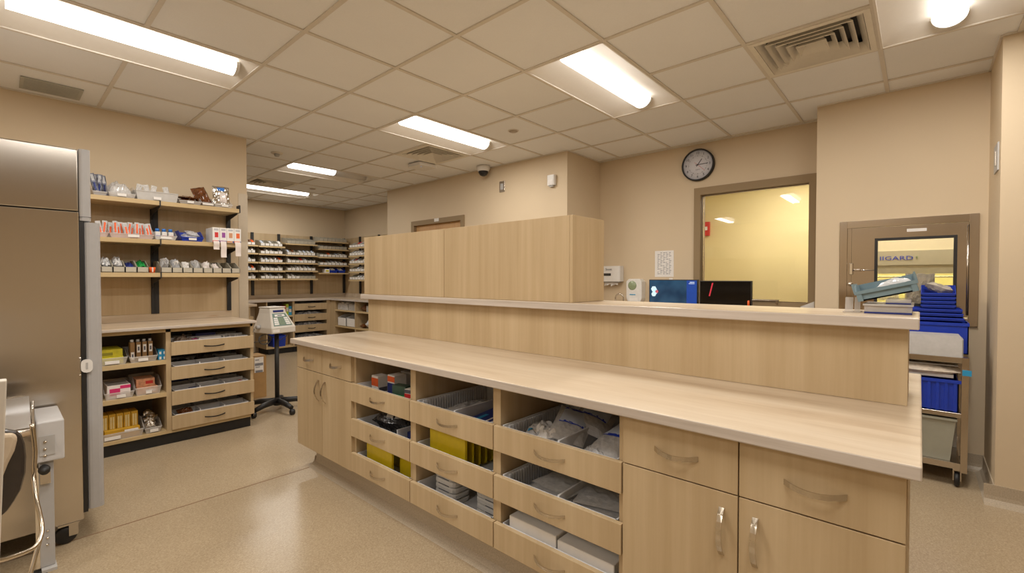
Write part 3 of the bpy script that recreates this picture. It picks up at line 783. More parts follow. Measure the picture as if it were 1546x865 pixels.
def carton(name, label, cat, x0,x1,y0,y1,z0,z1, mat, face=(), group=None, b=0.0015, rz=0):
    # a carton with separate printed panels: (side, a0,a1,b0,b1, mat, name) in fractions; sides '-x','-y','+z'
    cx, cy_, = (x0+x1)/2, (y0+y1)/2; L = (cx, cy_, z0)
    hx, hy, H = (x1-x0)/2, (y1-y0)/2, z1-z0
    o = link(name, MB().box(-hx,hx,-hy,hy,0,H).mesh(name, mat), None, L, (0,0,R(rz))); tag(o, label, cat, group)
    if b: bev(o, b)
    e = 0.0008
    for (sd,a0,a1,b0,b1,mt,nm) in face:
        q = MB()
        if sd == '-x': q.box(-hx-e,-hx+e,-hy+2*hy*a0,-hy+2*hy*a1,H*b0,H*b1)
        elif sd == '-y': q.box(-hx+2*hx*a0,-hx+2*hx*a1,-hy-e,-hy+e,H*b0,H*b1)
        else: q.box(-hx+2*hx*a0,-hx+2*hx*a1,-hy+2*hy*b0,-hy+2*hy*b1,H-e,H+e)
        link(nm, q.mesh(nm, mt), o)
    return o
#==CONTENT==
# ================================================================== ISLAND DRAWER CONTENTS
c1, c2, c3 = COLS
z1a, z2a, z3a = DZ[0][0]+0.017, DZ[1][0]+0.017, DZ[2][0]+0.017     # tray floors
# first column, top drawer
carton('medicine_carton', 'small white carton with orange label in the top far drawer', 'carton', 1.50,1.57,2.40,2.47,z1a,z1a+0.135, M_paper, [('-x',0.0,1,0.55,0.9,M_orange,'orange_label'),('-y',0.1,0.9,0.3,0.5,M_ink,'lettering')])
carton('medicine_carton', 'dark blue and white carton beside the orange-labelled one', 'carton', 1.52,1.60,2.26,2.33,z1a,z1a+0.155, M_paper, [('-x',0,1,0.0,0.7,M_navy,'blue_panel'),('-x',0,1,0.75,0.95,M_orange,'orange_label')])
carton('medicine_carton', 'green printed carton leaning in the top far drawer', 'carton', 1.47,1.52,2.10,2.20,z1a,z1a+0.125, plain('dark_green_print',(0.05,0.10,0.07),0.4), [('-x',0.05,0.95,0.35,0.6,M_green,'green_band'),('-x',0.2,0.8,0.1,0.28,M_orange,'tablet_picture')], rz=12)
carton('medicine_carton', 'red and white printed carton beside the green one', 'carton', 1.47,1.52,2.0,2.085,z1a,z1a+0.12, M_paper, [('-x',0,1,0.05,0.8,M_red,'red_panel'),('-x',0.0,1,0.82,0.98,M_ink,'black_band')], rz=12)
o = wthing('acrylic_tray', 'clear acrylic tray at the back of the top far drawer', 'tray', (1.78,2.15,z1a))
part(MB().shell(1.64,1.92,2.01,2.36,z1a,z1a+0.15,0.005), 'tray', M_clear, o)
part(MB().box(1.635,1.925,2.005,2.02,z1a+0.145,z1a+0.155).box(1.635,1.925,2.35,2.365,z1a+0.145,z1a+0.155).box(1.635,1.65,2.005,2.365,z1a+0.145,z1a+0.155), 'rim', M_clearm, o)
# second drawer
M_blackfilm = plain('black_bag_film', (0.02,0.02,0.022), 0.14, var=0.3, bmp=0.5)
pack('black_bag', 'shiny black plastic bag bundle in the second far drawer', 'bag', TR(1.60,2.30,z2a+0.085,0,8,20), 0.24,0.26,0.15, M_blackfilm, 3, 0.3, [(-0.9,-0.4,-0.5,0.3,M_greyplas,'grey_label')])
carton('blue_packet', 'dark blue packet with white lettering beside the black bag', 'packet', 1.50,1.66,2.0,2.12,z2a,z2a+0.075, M_navy, [('+z',0.2,0.8,0.35,0.5,M_paper,'lettering')], rz=-14)
o = solo(MB().box(1.45,1.90,2.128,2.136,z2a,z2a+0.1), 'drawer_divider', M_tray, 'white divider strip beside the dark blue packet', 'divider')
# yellow tray stacks: trays standing on edge one behind another
def yellow_stack(xs, y0, y1, z0, z1, label, grp):
    for k, x in enumerate(xs):
        m = MB(); r = 0.03; n = 5; pts = []
        for cx, cz_, t0 in ((y1-0.004, z1-0.004, 0), (y0+r, z1-0.004, 90), (y0+r, z0+r, 180), (y1-r, z0+r, 270)):
            rr = r if cz_ == z0+r else 0.004
            cxx = cx if rr == r else (y1-rr if t0 == 0 else y0+rr)
            for q in range(n+1):
                t = R(t0+90*q/n); pts.append((cxx+rr*math.cos(t), cz_+rr*math.sin(t)))
        m.prism(pts, 'x', x, x+0.006)
        o = solo(m, 'yellow_tray', M_yellowf, label % (ORD[k]+(' and foremost' if k == 0 else '')), 'tray', grp)
        rim = MB().prism([(a, b) for a, b in pts], 'x', x+0.006, x+0.010)
        pp = part(rim, 'rim', M_yellowf, o); pp.scale = (1, 1.03, 1.02)
yellow_stack([1.47+0.045*k for k in range(8)], 1.605, 1.87, z2a, z2a+0.24-0.05, '%s yellow tray of the row in the centre drawer', 'yellow trays in the centre drawer')
yellow_stack([1.46, 1.60], 2.20, 2.46, z3a, z3a+0.19, '%s yellow tray in the lowest far drawer, doors side', 'yellow trays in the lowest far drawer')
yellow_stack([1.50, 1.62], 2.01, 2.18, z3a, z3a+0.18, '%s yellow tray in the lowest far drawer, middle cabinet side', 'yellow trays in the lowest far drawer')
# middle column, top drawer
carton('blue_booklet', 'blue booklet with white stripes in the top middle drawer', 'booklet', 1.45,1.72,1.40,1.60,z1a,z1a+0.06, M_navy, [('+z',0.1,0.9,0.35,0.4,M_paper,'white_stripe'),('+z',0.1,0.9,0.5,0.55,M_paper,'white_stripe'),('+z',0.2,0.5,0.75,0.85,M_cyan,'blue_title')], rz=10)
pack('clear_pouch', 'flat clear pouch lying in the ribbed top middle drawer', 'pouch', TR(1.66,1.76,z1a+0.03,0,0,5), 0.34,0.20,0.05, M_film, 5, 0.3)
# bottom drawer: white rounded packs
for s_, (yy, xx) in enumerate(((1.81,1.50),(1.50,1.53))):
    for k in range(4 if s_ else 5):
        m = MB(); m.rbox(xx, xx+0.12, yy-0.09 if s_ == 0 else yy-0.115, yy+0.07 if s_ == 0 else yy+0.105, z3a+0.03*k, z3a+0.03*k+0.026, 0.03)
        o = solo(m, 'white_cassette', M_white, '%s white rounded pack from the bottom of the %s stack in lowest middle drawer' % (ORD[k], ('small left' if s_ == 0 else 'right')), 'pack', 'white rounded packs in the lowest middle drawer', 0.006)
        part(MB().box(xx-0.001,xx+0.002,yy-0.05,yy+0.03,z3a+0.03*k+0.001,z3a+0.03*k+0.004), 'dark_seam', M_ink, o)
# near column, top drawer: tubing packs and saline bags
pr = lambda c=M_navy: [(-0.2,0.75,-0.75,0.7,plain('pale_blue_print',(0.60,0.66,0.78),0.3),'label_panel'),(0.6,0.78,-0.7,0.7,c,'blue_band'),(-0.25,-0.13,-0.7,0.7,c,'lettering')]
M_blueprint = plain('bright_blue_print', (0.02,0.06,0.50), 0.35)
pack('tubing_pack', 'clear tubing pack with white clamp at left of top near drawer', 'pack', TR(1.56,1.20,z1a+0.05,0,-10,10), 0.16,0.16,0.07, M_film, 11, 0.4, [(-0.6,0.2,-0.2,0.3,M_paper,'white_clamp'),(-0.5,-0.3,0.5,0.75,M_cyan,'blue_clip')])
pack('fluid_bag', 'clear fluid bag with blue ring print in the top near drawer', 'bag', TR(1.62,1.10,z1a+0.095,14,-16,20), 0.24,0.15,0.05, M_film, 12, 0.1, pr(M_blueprint))
pack('fluid_bag', 'clear fluid bag leaning on the divider of the top near drawer', 'bag', TR(1.74,1.06,z1a+0.105,18,-14,12), 0.24,0.16,0.05, M_film, 13, 0.1, pr(M_blueprint))
pack('tubing_pack', 'white folded tubing pack at the front of top near drawer', 'pack', TR(1.53,1.14,z1a+0.06,-18,0,-25), 0.12,0.10,0.05, M_paper, 14, 0.45)
pack('tubing_pack', 'white wrapped tubing pack right of the top near drawer divider', 'pack', TR(1.54,0.91,z1a+0.05,-14,-8,-30), 0.14,0.16,0.05, plain('white_film',(0.72,0.72,0.74),0.25,var=0.12,alpha=0.8), 15, 0.45)
pack('fluid_bag', 'clear fluid bag with blue lettering in the right corner of top near drawer', 'bag', TR(1.60,0.86,z1a+0.095,-6,-16,-12), 0.26,0.16,0.06, M_film, 16, 0.1, pr(M_blueprint))
pack('fluid_bag', 'clear fluid bag at the back right of top near drawer', 'bag', TR(1.77,0.885,z1a+0.07,0,-10,10), 0.22,0.17,0.06, M_film, 17, 0.1)
# second near drawer: flat pouches
for k in range(4):
    pack('flat_pouch', '%s flat clear pouch from the bottom of the left pile in second near drawer' % ORD[k], 'pouch', TR(1.60+0.01*k,1.15-0.012*k,z2a+0.012+0.017*k,0,0,8-5*k), 0.26,0.21,0.02, M_film, 20+k, 0.2, [(0.35,0.8,-0.6,0.3,M_paper,'label_panel'),(0.62,0.72,-0.5,0.2,M_navy,'lettering')], 'flat pouches in the second near drawer')
    pack('flat_pouch', '%s flat clear pouch from the bottom of the right pile in second near drawer' % ORD[k], 'pouch', TR(1.59+0.012*k,0.90+0.008*k,z2a+0.012+0.018*k,0,0,-6+7*k), 0.26,0.22,0.02, M_film, 30+k, 0.2, [(0.45,0.85,-0.6,0.3,M_paper,'label_panel'),(0.62,0.75,-0.5,0.3,M_navy,'lettering')], 'flat pouches in the second near drawer')
carton('white_carton', 'long white carton at the left of the lowest near drawer', 'carton', 1.445,1.60,1.055,1.30,z3a,z3a+0.16-0.03, M_paper, [('-y',0.03,0.06,0,1,M_greyplas,'flap_seam')], b=0.003)
carton('white_carton', 'long white carton at the right of the lowest near drawer', 'carton', 1.445,1.60,0.80,1.048,z3a,z3a+0.15-0.03, M_paper, [('-y',0.03,0.06,0,1,M_greyplas,'flap_seam')], b=0.003)

# ================================================================== LEDGE ITEMS
LZ = 1.2075
def bin_mb(w, d, h, lip, t=0.004):
    # hopper bin: open top, low front on the -y side, centred at the base
    return MB().shell(-w/2, w/2, -d/2, d/2, 0, h, t, front=lip)
for nm, pa, pb, lab in (('sign_holder', (1274,473), (1289,473), 'clear acrylic card holder at the left on the ledge by the hatch'), ('sign_holder', (1288,474), (1300,474), 'clear acrylic card holder beside the grey-blue bin on the ledge')):
    a, b = at(*pa,'x',2.16), at(*pb,'x',2.16)
    o = wthing(nm, lab, 'card holder', (2.16,(a.y+b.y)/2,LZ), 'acrylic card holders')
    part(MB().prism([(2.12,LZ),(2.20,LZ),(2.20,LZ+0.004),(2.12,LZ+0.004)],'y',b.y,a.y), 'foot', M_clear, o)
    part(MB().prism([(2.16,LZ+0.004),(2.164,LZ+0.004),(2.18,LZ+0.055),(2.176,LZ+0.055)],'y',b.y+0.003,a.y-0.003), 'face', M_clear, o)
# clear lidded boxes under the tilted bin
a, b = at(1305,474,'x',2.12), at(1377,476,'x',2.12)
yl, yr = a.y, b.y
o = wthing('clear_box', 'flat clear box with blue base under the tilted grey-blue bin', 'box', (2.2,(yl+yr)/2,LZ))
part(MB().box(2.11,2.31,yr,yl,LZ,LZ+0.006), 'base', M_navy, o)
part(MB().shell(2.11,2.31,yr,yl,LZ+0.006,LZ+0.028,0.003), 'walls', M_clear, o)
part(MB().box(2.105,2.315,yr-0.004,yl+0.004,LZ+0.028,LZ+0.034), 'lid', M_clearm, o)
o = wthing('clear_box', 'upper clear box lying between flat clear box and the tilted bin', 'box', (2.22,(yl+yr)/2-0.02,LZ+0.035))
part(MB().box(2.13,2.31,yr+0.003,yl-0.06,LZ+0.035,LZ+0.039), 'base', M_navy, o)
part(MB().shell(2.13,2.31,yr+0.003,yl-0.06,LZ+0.039,LZ+0.052,0.003), 'walls', M_clear, o)
# tilted grey-blue bin, opening to the left
qa, qb = at(1301,449,'x',2.17), at(1381,445,'x',2.17)
o = thing('stacking_bin', 'grey-blue plastic bin tilted on clear boxes at the ledge end', 'bin', (2.2, 0.085, LZ+0.062), 0)
o.rotation_euler = (R(-15), 0, 0)
w_, d_, h_ = 0.175, 0.15, 0.062
m = MB(); t = 0.005
m.box(-d_/2,d_/2,-w_/2,w_/2,0,t).box(-d_/2,-d_/2+t,-w_/2,w_/2,0,h_*0.55).box(d_/2-t,d_/2,-w_/2,w_/2,0,h_)
for s in (-1,1): m.prism([(-d_/2,0),(d_/2,0),(d_/2,h_),(-d_/2+0.04,h_),(-d_/2,h_*0.6)],'y',s*w_/2-(t if s>0 else 0),s*w_/2+(0 if s>0 else t))
link('body', m.mesh('body', M_greyblue), o)
link('front_rail', MB().box(-d_/2-0.008,-d_/2,-w_/2-0.004,w_/2+0.004,h_*0.42,h_*0.62).mesh('front_rail', M_greyblue), o)
for s in (-1, 1):
    link('side_flange', MB().prism([(-d_/2-0.006,h_*0.5),(d_/2,h_*0.9),(d_/2,h_+0.006),(-d_/2-0.006,h_+0.006)],'y',s*(w_/2+0.002)-0.003,s*(w_/2+0.002)+0.003).mesh('side_flange', M_greyblue), o)
    link('corner_rib', MB().box(-d_/2-0.006,-d_/2,s*w_/2*0.9-0.008,s*w_/2*0.9+0.008,0,h_*0.45).mesh('corner_rib', M_greyblue), o)
o2 = pack('clear_pouch', 'crinkled clear pouch lying in the tilted grey-blue bin', 'pouch', TR(2.2,0.07,LZ+0.105,-15,0,0), 0.09,0.10,0.03, M_film, 41, 0.4)
o2 = pack('crumpled_bag', 'crumpled translucent bag standing behind the hatch glass', 'bag', TR(4.62,0.0,1.215,90,0,82), 0.17,0.31,0.13, plain('beige_film',(0.82,0.76,0.66),0.3,var=0.15,alpha=0.92), 43, 0.5)

# ================================================================== PASS-THROUGH HATCH
o = wthing('pass_through_hatch', 'stainless steel pass-through hatch with glazed door in the right wall', 'hatch', (XP, 0.09, 1.0))
fy0, fy1, fz0, fz1 = -0.303, 0.482, 1.0, 1.782
fx = XP-0.018
iy0, iy1, iz0, iz1 = HY0+0.006, HY1-0.006, HZ0+0.006, HZ1-0.006
m = MB().box(fx,XP,fy0,iy0+0.002,fz0,fz1); part(m, 'frame_stile', M_steelz, o, 0.002)
part(MB().box(fx,XP,iy1-0.002,fy1,fz0,fz1), 'frame_stile', M_steelz, o, 0.002)
part(MB().box(fx,XP,iy0,iy1,iz1-0.002,fz1), 'frame_rail', M_steelpol, o, 0.002)
part(MB().box(fx,XP,iy0,iy1,fz0,iz0), 'frame_rail', M_steelpol, o, 0.002)
# tunnel lining
t = 0.005
for nm, bx in (('lining',(XP,XB+T,iy0-0.004,iy0,iz0,iz1)),('lining',(XP,XB+T,iy1,iy1+0.004,iz0,iz1)),('lining',(XP,XB+T,iy0,iy1,iz0-0.004,iz0)),('lining',(XP,XB+T,iy0,iy1,iz1,iz1+0.004))):
    part(MB().box(*bx), nm, M_steel, o)
# door leaf with window
wy0, wy1, wz0, wz1 = -0.195, 0.262, 1.13, 1.640
dy0, dy1, dz0, dz1 = iy0+0.004, iy1-0.03, iz0+0.004, iz1-0.004
dx0, dx1 = XP-0.012, XP+0.03
door = part(MB().box(dx0,dx1,dy0,wy0,dz0,dz1).box(dx0,dx1,wy1,dy1,dz0,dz1).box(dx0,dx1,wy0,wy1,wz1,dz1).box(dx0,dx1,wy0,wy1,dz0,wz0), 'door', M_steelz, o)
part(MB().box(XP-0.008,XP+0.02,iy1-0.028,iy1,iz0,iz1), 'latch_stile', M_steelz, o)
m = MB(); g = 0.018
m.box(dx0-0.003,dx1,wy0,wy0+g,wz0,wz1).box(dx0-0.003,dx1,wy1-g,wy1,wz0,wz1).box(dx0-0.003,dx1,wy0+g,wy1-g,wz1-g,wz1).box(dx0-0.003,dx1,wy0+g,wy1-g,wz0,wz0+g)
part(m, 'gasket', M_black, door)
part(MB().box(XP+0.008,XP+0.013,wy0+g,wy1-g,wz0+g,wz1-g), 'pane', M_glass, door)
m = MB().lathe([(0.006,iz0+0.02),(0.006,iz1-0.02)],(XP-0.012,dy0+0.004,0),8); part(m, 'hinge', M_steelpol, o)
a = at(1384,347,'x',dx0)
part(MB().box(dx0-0.002,dx0,a.y-0.055,a.y+0.055,a.z-0.011,a.z+0.011), 'label_plate', M_paper, door)
ly = at(1285,408,'x',dx0); 
part(MB().box(dx0-0.028,dx0-0.004,ly.y-0.012,ly.y+0.012,ly.z-0.035,ly.z+0.055), 'latch', M_chrome, o, 0.004)
part(MB().tube([(dx0-0.018,ly.y+0.01,ly.z),(dx0-0.018,ly.y-0.145,ly.z)],0.004), 'latch_rod', M_chrome, o)
part(MB().box(dx0-0.026,dx0-0.008,ly.y-0.06,ly.y-0.02,ly.z-0.008,ly.z+0.008), 'latch_block', M_steel, o, 0.003)
part(MB().lathe([(0.0,-0.035),(0.013,-0.033),(0.016,-0.02),(0.012,-0.004)],(dx0,ly.y+0.004,ly.z-0.11),16,'x'), 'lock_knob', M_nickel, o)

# biosafety hood behind the hatch
HXF = 5.6
def hz(y): return at(1380, y, 'x', HXF).z
o = wthing('safety_hood', 'cream laminar flow hood with lit work opening behind the hatch', 'hood', (HXF+0.35, 0.05, 0))
M_cream = plain('cream_enamel', (0.72,0.66,0.46), 0.4, var=0.02)
M_band = plain('grey_enamel_band', (0.45,0.42,0.30), 0.4, var=0.02)
zt, zb1, zb2, zo = 2.2, hz(378), hz(400), hz(413)
part(MB().box(HXF,HXF+0.7,-0.9,0.85,zb1,zt), 'upper_housing', M_cream, o)
part(MB().box(HXF-0.012,HXF+0.1,-0.9,0.85,zb2,zb1), 'name_band', M_band, o)
part(MB().box(HXF-0.006,HXF+0.02,-0.9,0.85,zo,zb2), 'sash_rail', plain('sash_rail', (0.38,0.35,0.24),0.4), o)
me = text_mesh('IIGARD', 0.062); me.materials.append(M_blueprint)
tp = at(1353,390,'x',HXF-0.014); rl = ROOTLOC[o.name]
tt = link('lettering', me, o, (HXF-0.014-rl[0], tp.y-rl[1], tp.z-rl[2]), FACE_NX); tt.scale = (1.22,0.85,1)
tp = at(1383,388,'x',HXF-0.014)
part(MB().prism([(tp.y-0.012,tp.z-0.012),(tp.y+0.0,tp.z),(tp.y-0.012,tp.z+0.012),(tp.y-0.004,tp.z)],'x',HXF-0.016,HXF-0.012), 'green_mark', M_green, o)
part(MB().box(HXF+0.66,HXF+0.7,-0.9,0.85,0.86,zb2), 'back_wall', plain('pale_steel_lining',(0.72,0.66,0.36),0.35,var=0.03), o)
part(MB().box(HXF,HXF+0.7,-0.9,-0.86,0.86,zb2), 'side_wall', M_cream, o); part(MB().box(HXF,HXF+0.7,0.81,0.85,0.86,zb2), 'side_wall', M_cream, o)
part(MB().box(HXF,HXF+0.7,-0.9,0.85,0.80,0.86), 'work_surface', M_steel, o)
part(MB().box(HXF+0.05,HXF+0.65,-0.85,0.8,0.0,0.80), 'lower_housing', M_cream, o)
part(MB().box(HXF+0.1,HXF+0.16,-0.8,0.75,zb2-0.06,zb2-0.03), 'hood_lamp', lamp_mat('hood_tube', 16.0, (1.0,0.92,0.45,1)), o)
part(MB().tube([(HXF+0.03,-0.85,zo-0.03),(HXF+0.03,0.8,zo-0.03)],0.007), 'hanging_rail', M_steel, o)
for k, (px_, wd) in enumerate(((1336, 0.10),(1350,0.07))):
    q = at(px_,437,'x',HXF+0.05)
    pack('hanging_fluid_bag', '%s clear fluid bag hanging from the rail inside the hood' % ('wider' if k == 0 else 'narrower'), 'bag', TR(HXF+0.05,q.y,zo-0.15,90,0,90), wd,0.2,0.03, M_film, 50+k, 0.2)

# ================================================================== CART WITH BINS
CX0, CX1 = 4.05, 4.46
CY0, CY1 = -0.238, 0.40
o = wthing('utility_cart', 'steel utility cart with three shelves under the hatch', 'cart', (4.25, 0.08, 0))
for (zz0, zz1) in ((0.795,0.832),(0.446,0.476),(0.116,0.156)):
    part(MB().box(CX0,CX1,CY0+0.03,CY1-0.03,zz0,zz1), 'shelf', M_steel, o, 0.002)
for yy in (CY0, CY1-0.032):
    for xx in (CX0-0.003, CX1-0.029): part(MB().box(xx,xx+0.032,yy,yy+0.032,0.10,0.832), 'post', M_steelz, o)
for yy in (CY0+0.045, CY1-0.06):
    for xx in (CX0+0.03, CX1-0.05):
        cs = part(MB().lathe([(0.0,-0.012),(0.042,-0.012),(0.046,-0.004),(0.046,0.004),(0.042,0.012),(0.0,0.012)],(xx,yy,0.046),20,'y'), 'caster_wheel', M_black, o)
        part(MB().box(xx-0.018,xx+0.018,yy-0.02,yy-0.014,0.04,0.116).box(xx-0.018,xx+0.018,yy+0.014,yy+0.02,0.04,0.116).box(xx-0.022,xx+0.022,yy-0.02,yy+0.02,0.105,0.116), 'caster_fork', M_steel, cs)
part(MB().box(CX0-0.012,CX0-0.003,CY0-0.012,CY0+0.03,0.72,0.755), 'blue_clip', M_cyan, o, label='bright blue plastic clip')
def hopper(label, x0, x1, y0, y1, z0, z1, lip, mat, group=None, lab=False, fdir='-x', name='stacking_bin'):
    o = wthing(name, label, 'bin', ((x0+x1)/2,(y0+y1)/2,z0), group)
    part(MB().shell(x0,x1,y0,y1,z0,z1,0.004,front=lip,fdir=fdir), 'body', mat, o)
    if fdir == '-x':
        part(MB().box(x0-0.005,x0+0.001,y0-0.001,y1+0.001,lip-0.010,lip), 'front_lip', mat, o)
        if lab: part(MB().box(x0-0.007,x0-0.004,y0+(y1-y0)*0.3,y1-(y1-y0)*0.3,z0+0.012,lip-0.004), 'label_card', M_paper, o)
    else:
        part(MB().box(x0-0.001,x1+0.001,y0-0.005,y0+0.001,lip-0.008,lip), 'front_lip', mat, o)
        if lab: part(MB().box(x0+(x1-x0)*0.28,x1-(x1-x0)*0.28,y0-0.007,y0-0.004,z0+0.004,z0+(lip-z0)*0.75), 'label_card', M_paper, o)
    return o
# top shelf: clear box in front of a big blue bin, nested smaller blue bins above
zs = 0.8325
o = wthing('clear_storage_box', 'long clear plastic box on the top shelf of the cart', 'box', (4.14,0.02,zs))
part(MB().prism([(-0.212,zs),(0.36,zs),(0.36,zs+0.135),(-0.195,zs+0.135),(-0.212,zs+0.11)],'x',4.055,4.06), 'front_wall', M_clearm, o)
part(MB().prism([(-0.212,zs),(0.36,zs),(0.36,zs+0.135),(-0.195,zs+0.135),(-0.212,zs+0.11)],'x',4.215,4.22), 'back_wall', M_clearm, o)
part(MB().box(4.055,4.22,-0.212,-0.207,zs,zs+0.115), 'end_wall', M_clearm, o); part(MB().box(4.055,4.22,0.355,0.36,zs,zs+0.13), 'end_wall', M_clearm, o)
part(MB().box(4.06,4.215,-0.207,0.355,zs,zs+0.005), 'floor_panel', M_clearm, o)
part(MB().box(4.07,4.2,-0.19,0.34,zs+0.006,zs+0.05), 'packed_film', M_film, o)
o = wthing('blue_shelf_bin', 'largest blue bin on the cart, behind the long clear box', 'bin', (4.32,0.05,zs))
part(MB().box(4.235,4.455,-0.245,0.33,zs,zs+0.006).box(4.235,4.242,-0.245,0.33,zs,zs+0.20).box(4.448,4.455,-0.245,0.33,zs,zs+0.21).box(4.235,4.455,-0.245,-0.239,zs,zs+0.21).box(4.235,4.455,0.324,0.33,zs,zs+0.21), 'body', M_blue, o)
part(MB().box(4.228,4.242,-0.248,0.333,zs+0.185,zs+0.205), 'rim', M_blue, o)
zn = zs+0.212
nz = [(zn+0.0, 0.075), (zn+0.03, 0.072), (zn+0.058, 0.07)]
for k, (zz, hh) in enumerate(nz):
    hopper('%s of three wide nested blue bins above the large blue bin' % ['lowest','middle','topmost'][k], 4.245,4.44,-0.222+0.004*k,0.06,zz,zz+0.027,zz+0.024,M_blue,'nested wide blue bins')
zn2 = zn+0.058+0.0275
for k in range(4):
    zz = zn2+0.027*k; hi = zz+(0.026 if k < 3 else 0.075)
    hopper('%s narrow blue bin from the bottom of the nested stack on the cart' % ORD[k], 4.25,4.42,-0.182,-0.008,zz,hi,zz+0.024,M_blue,'nested narrow blue bins')
pack('clear_pouch', 'crinkled clear pouch lying in the topmost narrow blue bin', 'pouch', TR(4.33,-0.10,zn2+0.027*3+0.055,20,10,0), 0.13,0.15,0.05, plain('beige_pouch',(0.6,0.55,0.48),0.2,var=0.25,alpha=0.75), 61, 0.5)
# middle shelf: blue divider box with lidded goods
zs = 0.4765
o = wthing('blue_divider_box', 'deep ribbed blue box on the middle shelf of the cart', 'box', (4.18,0.05,zs))
part(MB().shell(4.065,4.36,-0.195,0.34,zs,zs+0.20,0.006,fdir='-x'), 'body', M_blue, o)
part(MB().box(4.055,4.066,-0.205,0.35,zs+0.185,zs+0.205), 'rim', M_blue, o)
for k in range(13): part(MB().box(4.058,4.065,-0.185+0.041*k,-0.170+0.041*k,zs+0.002,zs+0.185), 'rib', M_blue, o)
o = wthing('wrapped_tray', 'clear wrapped tray lying on the deep blue box of the cart', 'tray', (4.18,0.07,zs+0.206))
q = pouch(0.30,0.56,0.085,71,0.25); place_mb(q, TR(4.20,0.075,zs+0.255)); part(q, 'wrap', plain('beige_wrap',(0.62,0.53,0.43),0.25,var=0.2,alpha=0.85), o)
part(MB().box(4.08,4.32,-0.17,0.32,zs+0.215,zs+0.235), 'tray', M_white, o)
part(MB().box(4.075,4.33,-0.19,0.34,zs+0.293,zs+0.299), 'lid', M_clear, o)
# lower shelf
zs = 0.1565
o = wthing('translucent_tub', 'tall translucent tub on the bottom shelf of the cart', 'tub', (4.18,0.08,zs))
M_tub = plain('translucent_tub', (0.42,0.41,0.33), 0.3, var=0.1, scale=6, alpha=0.82)
m = MB()
for (ya, yb, yc, yd) in ((-0.16,0.33,-0.185,0.35),): m.add([(4.08,ya,zs),(4.38,ya,zs),(4.38,yb,zs),(4.08,yb,zs),(4.065,yc,zs+0.27),(4.395,yc,zs+0.27),(4.395,yd,zs+0.27),(4.065,yd,zs+0.27)],[(3,2,1,0),(0,1,5,4),(1,2,6,5),(2,3,7,6),(3,0,4,7)])
part(m, 'body', M_tub, o); part(MB().box(4.055,4.40,-0.19,0.355,zs+0.262,zs+0.276), 'rim', M_tub, o)
for k in range(3): part(MB().box(4.052,4.07,0.02+k*0.09,0.028+k*0.09,zs+0.04,zs+0.25), 'moulded_rib', M_tub, o)
carton('tissue_pack', 'lower white pack at the right of the translucent tub on the cart', 'pack', 4.42,4.455,-0.205,-0.195+0.02,zs,zs+0.10, M_white)
carton('tissue_pack', 'upper white pack at the right of the translucent tub on the cart', 'pack', 4.42,4.455,-0.205,-0.195+0.02,zs+0.101,zs+0.20, M_white)

# ================================================================== BACK COUNTER, SINK, MONITORS
BZ = 0.90
o = wthing('back_cabinet', 'wood base cabinet run under the back counter by the window', 'cabinet', (4.6,1.78,0))
part(MB().box(4.34,4.88,0.66,2.90,0.10,BZ-0.036), 'body', M_wood, o); part(MB().box(4.40,4.88,0.68,2.88,0,0.10), 'toe_kick', M_blackm, o)
for k in range(5):
    ya = 0.665+k*0.447; dd = part(MB().box(4.32,4.34,ya,ya+0.443,0.11,BZ-0.04), 'door', M_wood, o, 0.001)
    part(bowz(0.62,0.75,ya+(0.40 if k%2==0 else 0.05),xf=4.32), 'handle', M_nickel, dd)
slab('back_worktop', 'pale counter along the back wall under clock and window', 4.30,4.89,0.65,2.91,BZ-0.035,BZ,M_topy,M_edgey,'y')
a, b = at(928,458,'x',4.72), at(940,444,'x',4.72)
o = wthing('gooseneck_faucet', 'chrome gooseneck faucet on the back counter by the soap dispenser', 'faucet', (4.74,(a.y+b.y)/2,BZ))
ym = (a.y+b.y)/2; rr = abs(a.y-b.y)/2; zt = b.z
pts = [(4.74,ym-rr,BZ),(4.74,ym-rr,zt-rr)]+[(4.74,ym-rr*math.cos(R(t)),zt-rr+rr*math.sin(R(t))) for t in range(15,181,15)]+[(4.74,ym+rr,zt-rr-0.05)]
part(MB().tube(pts,0.009,10), 'spout', M_chrome, o); part(MB().lathe([(0.028,BZ),(0.026,BZ+0.01),(0.014,BZ+0.03)],(4.74,ym-rr,0)), 'base', M_chrome, o)
part(MB().tube([(4.74,ym-rr,BZ+0.05),(4.74,ym-rr-0.05,BZ+0.07)],0.006), 'lever', M_chrome, o)
